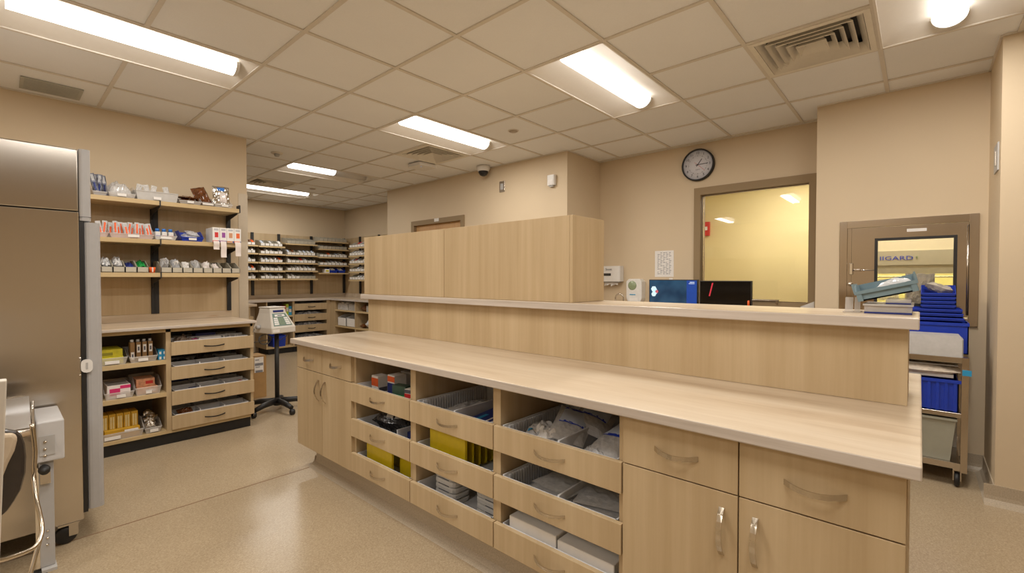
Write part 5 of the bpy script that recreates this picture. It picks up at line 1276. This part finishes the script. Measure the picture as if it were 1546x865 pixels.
# ================================================================== REFRIGERATOR
FY = 3.13
o = wthing('steel_refrigerator', 'tall stainless steel upright refrigerator on casters at far left', 'refrigerator', (-0.15,3.55,0))
part(MB().box(-0.56,0.277,FY,3.98,0.122,1.664), 'cabinet_body', M_steel, o, 0.004)
part(MB().box(-0.56,0.277,FY+0.004,3.98,1.668,1.976), 'top_housing', M_steel, o, 0.006)
part(MB().rbox(0.279,0.322,FY-0.004,3.98,1.622,1.978,0.012), 'control_panel', M_fridgeg, o)
part(MB().box(0.278,0.323,FY-0.005,3.98,1.640,1.642), 'panel_seam', M_ink, o)
part(MB().box(0.277,0.294,FY+0.002,3.97,0.155,1.618), 'door_gasket', M_black, o)
dr = part(MB().rbox(0.294,0.357,FY-0.002,3.98,0.165,1.615,0.02), 'door', M_fridgeg, o)
part(MB().tube([(0.357,3.85,0.8),(0.40,3.85,0.82),(0.40,3.85,1.3),(0.357,3.85,1.32)],0.012), 'handle', M_steel, dr)
part(MB().rbox(0.274,0.318,FY-0.016,FY-0.002,0.862,0.928,0.02,ax='y'), 'lock_tab', M_white, o)
part(MB().box(0.292,0.300,FY-0.018,FY-0.0155,0.88,0.912), 'tab_lettering', M_greyplas, o)
for zz in (0.937,0.852): part(MB().lathe([(0.0,-0.006),(0.005,-0.005),(0.006,0.0)],(0.272,FY,zz),10,'y'), 'screw', M_chrome, o)
part(MB().rbox(-0.5,0.25,FY+0.05,3.9,0.106,0.122,0.02), 'base_frame', M_black, o)
for (xx, yy) in ((0.215,FY+0.07),(0.215,3.88),(-0.5,FY+0.07),(-0.5,3.88)):
    cs = part(MB().lathe([(0.0,-0.018),(0.038,-0.018),(0.044,-0.01),(0.044,0.01),(0.038,0.018),(0.0,0.018)],(xx,yy,0.045),20,'y'), 'caster_wheel', M_black, o)
    part(MB().box(xx+0.01,xx+0.045,yy-0.026,yy-0.021,0.04,0.096).box(xx+0.01,xx+0.045,yy+0.021,yy+0.026,0.04,0.096).box(xx-0.03,xx+0.05,yy-0.03,yy+0.03,0.096,0.106), 'caster_fork', M_steel, cs)

# ================================================================== EQUIPMENT STAND, STOOL AND WHITE PANEL AT THE LEFT EDGE
SYp = 2.80
def sx(px, py): return at(px, py, 'y', SYp).x
def sz(px, py): return at(px, py, 'y', SYp).z
o = wthing('equipment_stand', 'steel equipment stand with perforated post beside the refrigerator', 'stand', (0.11,SYp,0))
xa, xb = sx(60,800), sx(83,800)
zt, zb = at(97,692,'y',SYp-0.02).z-0.002, sz(72,855)
po = part(MB().box(xa,xb,SYp,SYp+0.04,zb,zt), 'post', plain('grey_post_enamel',(0.40,0.39,0.385),0.35,var=0.02), o, 0.003)
part(MB().box(xa-0.012,xa,SYp+0.005,SYp+0.035,zb,zt), 'post_channel', M_chrome, o)
for yy_ in (801,812,822): part(MB().lathe([(0.0,-0.005),(0.004,-0.005),(0.006,0.0)],(sx(72,yy_),SYp,sz(72,yy_)),10,'y'), 'bolt', M_chrome, po)
part(MB().box(xa+0.003,xb+0.004,SYp-0.03,SYp+0.04,zb-0.012,zb), 'foot_plate', M_greyplas, o)
part(MB().lathe([(0.0,-0.02),(0.036,-0.02),(0.04,-0.01),(0.04,0.01),(0.036,0.02),(0.0,0.02)],(xa,SYp+0.0,0.041),18,'x'), 'caster_wheel', M_black, o)
part(MB().box(xa-0.025,xa+0.02,SYp-0.02,SYp+0.03,0.075,zb-0.012), 'caster_fork', M_black, o)
part(MB().lathe([(0.0,-0.06),(0.016,-0.055),(0.02,-0.03),(0.014,0.0)],(sx(66,706),SYp,sz(66,706)),14,'y'), 'clamp_knob', M_black, o)
part(MB().box(sx(60,720),sx(76,720),SYp-0.02,SYp,sz(66,729),sz(66,712)), 'clamp_block', M_steel, o)
# bent polished tray
tz = sz(28,648); q = MB(); vs = []; fs = []; n = 8
x0_, x1_ = -0.35, sx(46,640)
for i in range(n+1):
    t_ = i/n; y_ = SYp-0.10+0.40*t_; zz = tz-0.01+0.05*math.sin(min(1,t_*2.2)*math.pi/2)+0.03*t_
    for xx_ in (x0_, x1_): vs.append((xx_, y_, zz))
for i in range(n): fs.append((2*i,2*i+1,2*i+3,2*i+2))
q.add(vs, fs, 0, True); tr_ = part(q, 'tray', M_steelpol, o); tr_.modifiers.new('thickness','SOLIDIFY').thickness = 0.006
part(MB().tube([(x1_+0.006,SYp-0.10,tz-0.05),(x1_+0.006,SYp-0.02,tz+0.0),(x1_+0.008,SYp+0.05,tz+0.06),(x1_+0.01,SYp+0.09,tz+0.09)],0.006), 'side_rail', M_chrome, o)
part(MB().box(x0_,x1_-0.02,SYp+0.0,SYp+0.03,tz-0.2,tz-0.01), 'apron', M_steelz, o)
fz = [at(28,600,'y',SYp+0.10).z, at(28,648,'y',SYp-0.06).z]
q = MB().add([(x0_,SYp-0.06,fz[1]),(x1_,SYp-0.06,fz[1]),(x1_,SYp+0.10,fz[0]),(x0_,SYp+0.10,fz[0])],[(0,1,2,3)])
part(q, 'sloped_sheet', steel('bright_sheet_steel',(0.74,0.75,0.78),0.3,'x'), o).modifiers.new('thickness','SOLIDIFY').thickness = 0.004
# white box mounted on the post
a1 = at(97,632,'y',SYp-0.02); a0 = at(52,638,'y',SYp-0.02); a2 = at(97,692,'y',SYp-0.02)
o = wthing('white_control_box', 'white metal control box mounted on the steel equipment stand', 'box', ((a0.x+a1.x)/2,SYp+0.2,a2.z))
part(MB().box(a0.x+0.004,a1.x,SYp-0.02,SYp+0.30,a2.z,a1.z), 'housing', plain('pale_grey_enamel',(0.54,0.53,0.53),0.4,var=0.02), o, 0.006)
part(MB().box(a0.x+0.012,a0.x+0.06,SYp-0.023,SYp-0.02,a2.z+0.03,a1.z-0.06), 'cover_plate', M_greyplas, o)
for yy_ in (667,678,688):
    part(MB().lathe([(0.0,-0.006),(0.005,-0.005),(0.006,0.0)],(at(68,yy_,'y',SYp-0.023).x,SYp-0.023,at(68,yy_,'y',SYp-0.023).z),10,'y'), 'screw', M_nickel, o)
# white standing panel cut by the left edge of the picture
pn = at(10.5,574,'y',1.7)
o = wthing('white_side_table', 'pale table panel cut off by the left edge of the picture', 'table', (-0.35,1.72,0))
part(MB().prism([(pn.x,pn.z),(-0.7,pn.z),(-0.7,0.0),(pn.x-0.02,0.0),(pn.x-0.018,pn.z-0.45)],'y',1.7,1.735), 'panel', plain('off_white_laminate',(0.62,0.57,0.50),0.45,var=0.02), o, 0.003)
part(MB().box(-0.7,-0.67,1.4,1.7,0,pn.z), 'leg_panel', MATS['off_white_laminate'], o)
part(MB().box(-0.7,-0.2,1.35,1.7,pn.z-0.03,pn.z), 'top', MATS['off_white_laminate'], o)
# chair: padded back shell and chrome loop frame
CYc = 2.15
def cp_(px, py, Y=CYc): return at(px, py, 'y', Y)
o = wthing('visitor_chair', 'chair with dark padded back shell and chrome tube at the left edge', 'chair', (-0.15,CYc,0))
outline = [(-70,640),(12,650),(25,652),(33,658),(38,672),(40,690),(39,715),(32,740),(22,758),(12,772),(3,781),(-20,788),(-70,790)]
pts = [(cp_(a,b).x, cp_(a,b).z) for a, b in outline]
part(MB().prism(pts,'y',CYc,CYc+0.035), 'back_shell', plain('dark_brown_shell',(0.035,0.027,0.022),0.25), o, 0.012)
inner = [(-70,652),(10,655),(20,654),(27,660),(22,680),(12,700),(4,720),(-2,745),(-30,760),(-70,760)]
pts = [(cp_(a,b,CYc-0.02).x, cp_(a,b,CYc-0.02).z) for a, b in inner]
part(MB().prism(pts,'y',CYc-0.03,CYc), 'pad', plain('beige_upholstery',(0.48,0.38,0.27),0.7), o, 0.012)
tb = [(48,640,CYc+0.12),(53,680,CYc+0.12),(51,720,CYc+0.10),(54,750,CYc+0.06),(62,785,CYc+0.03),(63,805,CYc),(56,822,CYc-0.03),(42,832,CYc-0.06),(20,840,CYc-0.1),(0,846,CYc-0.14),(-40,852,CYc-0.2)]
path = [tuple(at(a,b,'y',Y)) for a, b, Y in tb]
ctrl = [Vector(q) for q in path]; path = []
for i in range(len(ctrl)-1):
    p0, p1, p2, p3 = ctrl[max(i-1,0)], ctrl[i], ctrl[i+1], ctrl[min(i+2,len(ctrl)-1)]
    for k in range(4):
        t_ = k/4; path.append(tuple(0.5*((2*p1)+(p2-p0)*t_+(2*p0-5*p1+4*p2-p3)*t_*t_+(3*p1-p0-3*p2+p3)*t_**3)))
path.append(tuple(ctrl[-1]))
part(MB().tube(path,0.0065,10), 'tube_frame', M_nickel, o)
zmin = min(p_[2] for p_ in path)
part(MB().tube([path[-1],(path[-1][0]-0.05,path[-1][1]-0.05,zmin-0.1),(path[-1][0]-0.06,path[-1][1]-0.08,0.012)],0.0075,10), 'leg', M_chrome, o)
part(MB().tube([path[20],(path[20][0]-0.06,path[20][1]+0.05,0.2),(path[20][0]-0.075,path[20][1]+0.05,0.012)],0.0065,10), 'leg', M_chrome, o)
part(MB().rbox(-0.55,-0.10,CYc-0.34,CYc-0.04,0.43,0.48,0.05), 'seat', plain('beige_upholstery',(0.48,0.38,0.27),0.7), o, 0.01)

# ================================================================== PUMP ON A STAND
PX, PY = 1.875, 4.85
o = wthing('roll_stand', 'black five-leg rolling stand in the aisle', 'stand', (PX,PY,0))
part(MB().tube([(PX,PY,0.07),(PX,PY,0.79)],0.021,16), 'pole', M_blackm, o)
part(MB().lathe([(0.03,0.05),(0.045,0.06),(0.045,0.10),(0.025,0.13)],(PX,PY,0),20), 'hub', M_black, o)
for k in range(5):
    a = R(-84+72*k); cx_, sx_ = math.cos(a), math.sin(a); L = 0.27
    lg = part(MB().tube([(PX+cx_*0.03,PY+sx_*0.03,0.095),(PX+cx_*0.17,PY+sx_*0.17,0.088),(PX+cx_*L,PY+sx_*L,0.068)],[0.030,0.027,0.021],10), 'leg', M_black, o)
    part(MB().lathe([(0.0,-0.02),(0.024,-0.02),(0.028,-0.012),(0.028,0.012),(0.024,0.02),(0.0,0.02)],(PX+cx_*(L+0.015),PY+sx_*(L+0.015),0.029),16,'x'), 'caster_wheel', M_black, lg)
part(MB().box(PX-0.09,PX+0.09,PY-0.07,PY+0.07,0.782,0.79), 'top_plate', M_black, o)
# machine: tapered body with sloped keypad
zb = 0.791; yF = PY-0.13
w0, w1, H_ = 0.132, 0.088, 0.245
mc = thing('pump_machine', 'beige keypad machine mounted on the black rolling stand', 'machine', (PX-0.015, PY, zb), R(14))
body = MB(); Yf, Yk = -0.14, 0.15
prof = [(-w0,Yf,0),(w0,Yf,0),(w0,Yk,0),(-w0,Yk,0),(-w0,Yf,0.055),(w0,Yf,0.055),(w0,Yk,0.055),(-w0,Yk,0.055),(-w1,Yf+0.085,0.195),(w1,Yf+0.085,0.195),(w1,Yk-0.02,0.195),(-w1,Yk-0.02,0.195),(-w1+0.005,Yf+0.10,H_),(w1-0.005,Yf+0.10,H_),(w1-0.005,Yk-0.025,H_),(-w1+0.005,Yk-0.025,H_)]
fs = [(3,2,1,0),(12,13,14,15)]
for lv in range(3):
    for c_ in range(4): fs.append((lv*4+c_, lv*4+(c_+1)%4, (lv+1)*4+(c_+1)%4, (lv+1)*4+c_))
body.add(prof, fs); M_mach = plain('beige_machine_plastic',(0.62,0.58,0.52),0.42,var=0.02)
bev(link('body', body.mesh('body', M_mach), mc), 0.008)
bev(link('lid', MB().box(-w1+0.0,w1-0.0,Yf+0.095,Yk-0.02,H_,H_+0.012).mesh('lid', M_mach), mc), 0.004)
def on_slope(u, v, lift):   # u -1..1 across, v 0..1 up the sloped front
    wv = w0+(w1-w0)*v; y = Yf+0.085*v; z_ = 0.055+0.14*v
    nrm = Vector((0,-0.14,0.085)).normalized()
    return Vector((u*wv, y, z_))+nrm*lift
def patch(u0,u1,v0,v1,lift,mat,name,par):
    q = MB(); q.add([on_slope(u0,v0,lift),on_slope(u1,v0,lift),on_slope(u1,v1,lift),on_slope(u0,v1,lift),on_slope(u0,v0,-0.002),on_slope(u1,v0,-0.002),on_slope(u1,v1,-0.002),on_slope(u0,v1,-0.002)],[(0,1,2,3),(4,7,6,5),(0,4,5,1),(1,5,6,2),(2,6,7,3),(3,7,4,0)])
    return link(name, q.mesh(name, mat), par)
kp = patch(-0.80,0.80,0.12,0.98,0.0012,plain('green_grey_keypad',(0.13,0.20,0.17),0.4),'keypad',mc)
for r_ in range(4):
    patch(-0.72,-0.32,0.20+0.13*r_,0.30+0.13*r_,0.003,M_white,'key',kp); patch(0.32,0.72,0.20+0.13*r_,0.30+0.13*r_,0.003,M_white,'key',kp)
patch(-0.26,0.26,0.2,0.7,0.002,plain('display_window',(0.20,0.26,0.19),0.15),'display',kp)
patch(-0.55,0.55,0.76,0.9,0.003,M_white,'name_strip',kp); patch(-0.25,0.25,0.80,0.86,0.004,M_ink,'lettering',kp)
link('badge', MB().box(-0.055,0.055,Yf+0.085,Yf+0.093,0.205,0.225).mesh('badge', M_navy), mc)
link('sticker', MB().box(-0.12,-0.05,Yf-0.002,Yf+0.002,0.012,0.04).mesh('sticker', M_paper), mc)
link('side_dial', MB().lathe([(0.0,-w0-0.03),(0.018,-w0-0.03),(0.022,-w0+0.01)],(0,0.05,0.06),14,'x').mesh('side_dial', M_greyplas), mc)
# coiled cord
q = MB(); path = []
for k in range(61):
    t_ = k/60*math.pi*2*3.2; path.append((PX-0.09+0.055*math.cos(t_), PY+0.045+0.0006*k, 0.72+0.05*math.sin(t_)))
q.tube(path,0.0045,6); q.tube([path[0],(PX-0.2,PY+0.05,0.70),(PX-0.22,PY+0.05,0.76),(PX-0.19,PY+0.05,0.835)],0.0045,6)
q.tube([path[-1],(PX+0.05,PY+0.05,0.70),(PX+0.12,PY+0.04,0.74),(PX+0.07,PY+0.03,0.783)],0.0045,6)
solo(q, 'power_cord', plain('grey_cord',(0.12,0.115,0.11),0.5), 'coiled grey cord hanging under the keypad machine', 'cord')
# brown carton on the floor behind the left unit
a, b = at(402,536,'y',5.50), at(402,597,'z',0)
o = wthing('shipping_carton', 'brown shipping carton with printed label standing on the floor', 'carton', (1.86,5.62,0))
part(MB().box(1.72,a.x,5.50,5.74,0.0,a.z), 'box', M_carton, o, 0.003)
part(MB().box(1.72,a.x,5.499,5.502,a.z-0.004,a.z+0.0), 'flap_seam', plain('carton_seam',(0.25,0.14,0.05),0.8), o)
la, lb = at(384,540,'y',5.498), at(398,561,'y',5.498)
lbp = part(MB().box(la.x,lb.x,5.497,5.5,lb.z,la.z), 'shipping_label', M_paper, o)
for k, (f0, f1, hh) in enumerate(((0.1,0.5,0.010),(0.05,0.95,0.030),(0.1,0.6,0.008),(0.1,0.9,0.026))):
    zz = la.z-0.025-0.040*k; part(MB().box(la.x+(lb.x-la.x)*f0,la.x+(lb.x-la.x)*f1,5.4962,5.497,zz-hh,zz), 'printed_line', plain('grey_ink',(0.22,0.22,0.24),0.7), lbp)

# ================================================================== FAR STORAGE CORNER
FC = 0.957
FYf, FXf = 8.42, 4.23
o = wthing('far_shelf_cabinet', 'open wood shelf cabinet under the far counter behind the machine', 'cabinet', (3.32,8.7,0), 'far base cabinets')
part(MB().box(3.14,3.556,FYf+0.06,8.93,0,0.10), 'toe_kick', M_blackm, o)
for xx in (3.085,3.535): part(MB().box(xx,xx+0.022,FYf,8.93,0.10,FC-0.036), 'side_panel', M_wood, o)
for zz in (0.10,0.645): part(MB().box(3.107,3.535,FYf,8.9,zz,zz+0.025), 'shelf', M_woodx, o)
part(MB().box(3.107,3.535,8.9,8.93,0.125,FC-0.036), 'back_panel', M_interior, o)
o = wthing('far_drawer_cabinet', 'wood cabinet with three drawers under the far counter', 'cabinet', (3.87,8.7,0), 'far base cabinets')
part(MB().box(3.56,4.28,FYf+0.06,8.93,0,0.10), 'toe_kick', M_blackm, o)
part(MB().box(3.558,3.57,FYf,8.93,0.10,FC-0.036), 'side_panel', M_wood, o); part(MB().box(4.165,4.23,FYf,8.93,0.10,FC-0.036), 'filler_panel', M_wood, o)
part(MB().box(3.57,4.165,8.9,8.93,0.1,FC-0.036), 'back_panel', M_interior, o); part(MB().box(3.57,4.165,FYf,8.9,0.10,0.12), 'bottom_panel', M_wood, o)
for (z0, z1) in ((0.752,0.872),(0.552,0.678),(0.352,0.482),(0.14,0.26)):
    d_ = part(MB().box(3.560,4.168,FYf-0.02,FYf-0.001,z0,z1), 'drawer', M_wood, o, 0.001)
    part(bowx(3.80,3.94,(z0+z1)/2,FYf-0.02,w=0.006), 'handle', M_black, d_)
    part(tray_mb(3.59,4.14,FYf,8.85,z0+0.01,z1), 'drawer_tray', M_tray, d_)
for k,(zz,nm) in enumerate(((0.62,'second'),(0.42,'third'),(0.20,'lowest'))):
    pack('mixed_sachets', 'grey and white sachets heaped in the %s far drawer' % nm, 'sachet', TR(3.86,8.58,zz+0.055,0,0,0), 0.5,0.24,0.07, plain('mixed_print',(0.42,0.41,0.42),0.4,var=0.9,scale=38), 200+k, 0.6)
o = wthing('far_corner_cabinet', 'open wood shelf cabinet on the right arm of the far corner', 'cabinet', (4.5,7.4,0), 'far base cabinets')
part(MB().box(FXf+0.06,4.81,6.5,8.36,0,0.10), 'toe_kick', M_blackm, o)
part(MB().box(FXf,4.81,8.24,FYf-0.002,0.10,FC-0.036), 'filler_panel', M_wood, o)
for yy in (6.5,7.485,8.218): part(MB().box(FXf,4.81,yy,yy+0.022,0.10,FC-0.036), 'side_panel', M_wood, o)
for zz in (0.10,0.425,0.722):
    part(MB().box(FXf,4.79,7.507,8.218,zz,zz+0.025), 'shelf', M_woody, o); part(MB().box(FXf,4.79,6.522,7.485,zz,zz+0.025), 'shelf', M_woody, o)
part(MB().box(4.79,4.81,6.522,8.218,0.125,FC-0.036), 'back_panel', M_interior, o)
m = MB().prism([(2.2,8.39),(4.20,8.39),(4.20,6.48),(4.815,6.48),(4.815,8.935),(2.2,8.935)], 'z', FC-0.035, FC)
o = solo(m, 'corner_counter', [M_topx, M_edgex], 'L-shaped pale counter under the far bin shelves', 'worktop')
for pl in o.data.polygons: pl.material_index = 0 if pl.normal.z > 0.5 else 1
solo(MB().box(2.2,4.815,8.93,8.946,FC+0.001,FC+0.07).box(4.81,4.826,6.48,8.93,FC+0.001,FC+0.07), 'backsplash', M_topx, 'low pale backsplash around the far corner counter', 'backsplash')
o = wthing('counter_leg_panel', 'narrow wood end panel carrying the left end of far counter', 'panel', (2.6,8.7,0))
part(MB().box(2.56,2.585,8.42,8.9,0,FC-0.036), 'panel', M_wood, o); part(MB().box(2.555,2.59,8.41,8.91,0.0,0.02), 'foot', M_blackm, o)
# cabinet end seen past the left wall
o = wthing('aisle_cabinet', 'wood cabinet end with pale top just past the left wall', 'cabinet', (1.9,6.6,0))
ca = at(388,459,'y',6.3); zc = ca.z
part(MB().box(1.2,ca.x,6.3,6.9,zc-0.03,zc), 'top', M_topx, o); part(MB().box(1.2,ca.x-0.07,6.33,6.88,0.1,zc-0.031), 'body', M_wood, o)
part(MB().box(1.2,ca.x-0.10,6.38,6.85,0,0.1), 'toe_kick', M_blackm, o)
part(MB().box(ca.x-0.069,ca.x-0.03,6.34,6.60,0.1,zc-0.16), 'open_door', M_wood, o)
# items in the far cabinets
zz = 0.6705
for k,(xa,xb,c_,nm) in enumerate(((3.375,3.43,M_red,'red-topped'),(3.43,3.475,plain('lime_print',(0.45,0.60,0.05),0.4),'yellow-green'),(3.476,3.53,M_cyan,'blue and white'))):
    carton('cleaning_bottle', '%s cleaning pack on the far open shelf behind the machine' % nm, 'pack', xa,xb,8.45,8.56,zz,zz+(0.17,0.20,0.16)[k], c_, [('-y',0.1,0.9,0.35,0.7,M_paper,'white_label')], 'packs on the far open shelf')
o = open_bin('blue_bin', 'blue bin on the bottom shelf of the far open cabinet', 3.2, 3.42, 8.44, 0.3, 0.1255, 0.2, 0.19, M_blue)
carton('brown_carton', 'small brown carton behind the blue bin in the far cabinet', 'carton', 3.43,3.52,8.6,8.8,0.1255,0.3, M_carton)
def arm_bin(y0, y1, z0, label, h=0.17, mat=M_clear):
    o = wthing('clear_bin', label, 'bin', (FXf+0.18,(y0+y1)/2,z0), 'bins on the right arm of the far corner')
    part(MB().shell(FXf+0.03,FXf+0.33,y0,y1,z0,z0+h,0.004,front=z0+h*0.7,fdir='-x'), 'body', mat, o); return o
arm_bin(7.80,8.17,0.7475,'clear bin of white packs on the upper shelf of the corner arm')
for k in range(4): carton('white_pack', '%s white pack from the left in the upper corner arm bin' % ORD[k], 'pack', FXf+0.05,FXf+0.25,8.08-0.08*k,8.15-0.08*k,0.752,0.752+0.12+0.02*(k%2), M_paper, [('-x',0.2,0.8,0.3,0.7,M_navy if k%2 == 0 else M_greyplas,'label')], 'white packs on the corner arm')
arm_bin(7.515,7.76,0.7475,'clear bin beside the white packs on the corner arm')
for k in range(2):
    y0 = 7.87+0.0-0.33*k; o = wthing('white_bin', '%s white hopper bin on the middle shelf of the corner arm' % ['left','right'][k], 'bin', (FXf+0.15,y0+0.15,0.4505), 'white hopper bins on the corner arm')
    part(MB().shell(FXf+0.03,FXf+0.33,y0,y0+0.30,0.4505,0.66,0.005,front=0.60,fdir='-x'), 'body', M_white, o); part(MB().box(FXf+0.024,FXf+0.03,y0+0.02,y0+0.28,0.46,0.60), 'front_face', M_paper, o)
pack('amber_bag', 'brown pouch on the upper shelf right of the corner post', 'pouch', TR(FXf+0.12,7.30,0.7475+0.055,0,0,0), 0.15,0.2,0.1, M_brownbag, 210, 0.4)
arm_bin(6.95,7.17,0.7475,'clear bin at the right end of the upper corner arm shelf',0.15)
pack('white_pouch', 'white pouch on the middle shelf right of the corner post', 'pouch', TR(FXf+0.14,7.12,0.4505+0.075,0,0,0), 0.2,0.25,0.14, MATS['white_film'], 211, 0.4)
pack('amber_bag', 'small dark pouch beside the white pouch on the corner arm', 'pouch', TR(FXf+0.10,7.36,0.4505+0.035,0,0,0), 0.12,0.12,0.06, M_brownbag, 212, 0.4)

# far wall shelving: back panels, standards, sloped shelves, bins
o = wthing('far_wall_shelving', 'wood wall panels with black standards and sloped bin shelves at far end', 'shelving', (3.6,8.9,FC+0.07))
part(MB().box(2.2,4.80,8.935,8.946,FC+0.072,2.15), 'back_panel', M_wood, o)
part(MB().box(4.815,4.827,6.5,8.93,FC+0.072,2.15), 'back_panel', M_wood, o)
for xx in (3.047,3.501,4.11,4.79): part(MB().box(xx-0.022,xx+0.022,8.905,8.935,FC+0.072,2.155), 'upright', M_blackm, o)
for yy in (7.62,8.30): part(MB().box(4.785,4.815,yy-0.02,yy+0.02,FC+0.072,2.155), 'upright', M_blackm, o)
SFY = 8.62
def zf(px, py): return at(px, py, 'y', SFY).z
SLOPE = 0.12
bin_cache = {}
def far_bin(kind):
    if kind not in bin_cache:
        q = MB().shell(-0.045,0.045,0,0.26,0,0.085,0.003,front=0.05)
        c_ = MB().box(-0.038,0.038,-0.004,0,0.006,0.045)
        g_ = None
        bin_cache[kind] = (q.mesh('body', M_binbeige), c_.mesh('label_card', M_paper))
    return bin_cache[kind]
cont_mats = [M_paper, M_brownbag, M_paperpink, M_greyplas, MATS['white_film'], M_red, MATS['pale_blue_print'], M_orange]
fillm = {}
for i_, mt in enumerate(cont_mats):
    fillm[i_] = pouch(0.064,0.17,0.05,300+i_,0.6,6,6).mesh('content', mt)
secs = [('left', 2.60, 3.040, (370.5,382.6,396,409.3,421.8), 383, 6),
        ('second', 3.052, 3.497, (372.4,384.0,396.8,409.4,421.5), 412, 5),
        ('third', 3.506, 4.100, (369.2,386.2,397.8,409.3,421.4), 460, 7)]
rown = ['top','second','third','fourth','lowest']
rnd = random.Random(3)
def add_bins(org, ux, n, width, label_fmt, zshelf, yoff, rot, empty_from=None, labelled=True, tilt=0.0, grp='small bins on the far sloped shelves'):
    step = width/n
    for k in range(n):
        b_, c_ = far_bin(0)
        t_ = thing('small_shelf_bin', label_fmt % ORD[k], 'bin', org+ux*(step*(k+0.5))+Vector((0,0,zshelf)), 0, grp)
        t_.rotation_euler = (tilt, 0, rot)
        sc = step/0.094
        bo = link('body', b_, t_); bo.scale = (sc,1,1)
        emp = empty_from is not None and k >= empty_from
        if labelled and not emp:
            co = link('label_card', c_, t_); co.scale = (sc,1,1)
        if not emp and rnd.random() < 0.75:
            ct = link('content', fillm[rnd.choice([0,0,0,4,4,3,3,2,1,6,7,5])], t_, (0,0.10,0.045+0.015*rnd.random()), (R(12),0,R(rnd.uniform(-6,6)))); ct.scale = (sc,1,1)
for sn, xa, xb, ys_, pxc, nb in secs:
    for r_, yy in enumerate(ys_):
        zs_ = zf(pxc, yy)+0.006
        # sloped shelf plate rising to the wall
        part(MB().prism([(SFY,zs_-0.022),(SFY,zs_),(8.90,zs_+0.28*SLOPE),(8.90,zs_+0.28*SLOPE-0.022)],'x',xa,xb), 'bin_shelf', M_woodx, o)
        emp = {('third',0): 0, ('third',4): 3}.get((sn, r_))
        add_bins(Vector((xa+0.03,SFY+0.014,0)), Vector((1,0,0)), nb, xb-xa-0.075, 'small grey bin, %s from the left, '+('%s row, %s bay of far wall' % (rown[r_], {'left':'leftmost','second':'second','third':'third'}[sn])), zs_+0.003, 0, 0, emp, True, math.atan(SLOPE))
for r_, yy in enumerate((365.2,376.6,388.8,400.8,412.3)):
    zs_ = at(505, yy, 'y', SFY).z+0.004
    part(MB().box(4.125,4.735,SFY,8.90,zs_-0.024,zs_), 'bin_shelf', M_woodx, o)
    if r_ < 4: add_bins(Vector((4.14,SFY+0.012,0)), Vector((1,0,0)), 7, 0.56, 'small grey bin, %s from the left, '+('%s row of the corner bay' % rown[r_]), zs_+0.001, 0, 0, 0 if r_ < 2 else None, r_ >= 2)
    else:
        for k in range(2):
            bb = open_bin('blue_bin', '%s blue bin on the lowest corner bay shelf' % ['left','right'][k], 4.355+0.165*k, 4.50+0.165*k, SFY+0.015, 0.25, zs_+0.0005, 0.10, 0.05, M_blue)
            pack('white_pouch', 'white pouch in the %s blue bin of the corner bay' % ['left','right'][k], 'pouch', TR(4.427+0.165*k,SFY+0.12,zs_+0.06,10,0,15*k), 0.11,0.15,0.05, M_paper, 220+k, 0.5)
        carton('white_pack', 'small yellowish box beside the blue bins of the corner bay', 'pack', 4.25,4.34,SFY+0.02,SFY+0.15,zs_+0.0005,zs_+0.075, M_paper, [('-y',0.2,0.8,0.3,0.7,M_yelc,'yellow_label')])
for r_, yy in enumerate((373.6,386,398,410.4,422.8)):
    zs_ = at(538, yy, 'x', 4.52).z+0.004
    part(MB().prism([(4.52,zs_-0.024),(4.52,zs_),(4.79,zs_+0.27*SLOPE),(4.79,zs_+0.27*SLOPE-0.024)],'y',7.40,8.24), 'bin_shelf', M_woody, o)
    add_bins(Vector((4.534,8.22,0)), Vector((0,-1,0)), 8, 0.8, 'small grey bin, %s from the left, '+('%s row of the right return wall' % rown[r_]), zs_+0.003, 0, R(-90), None, True, math.atan(SLOPE))
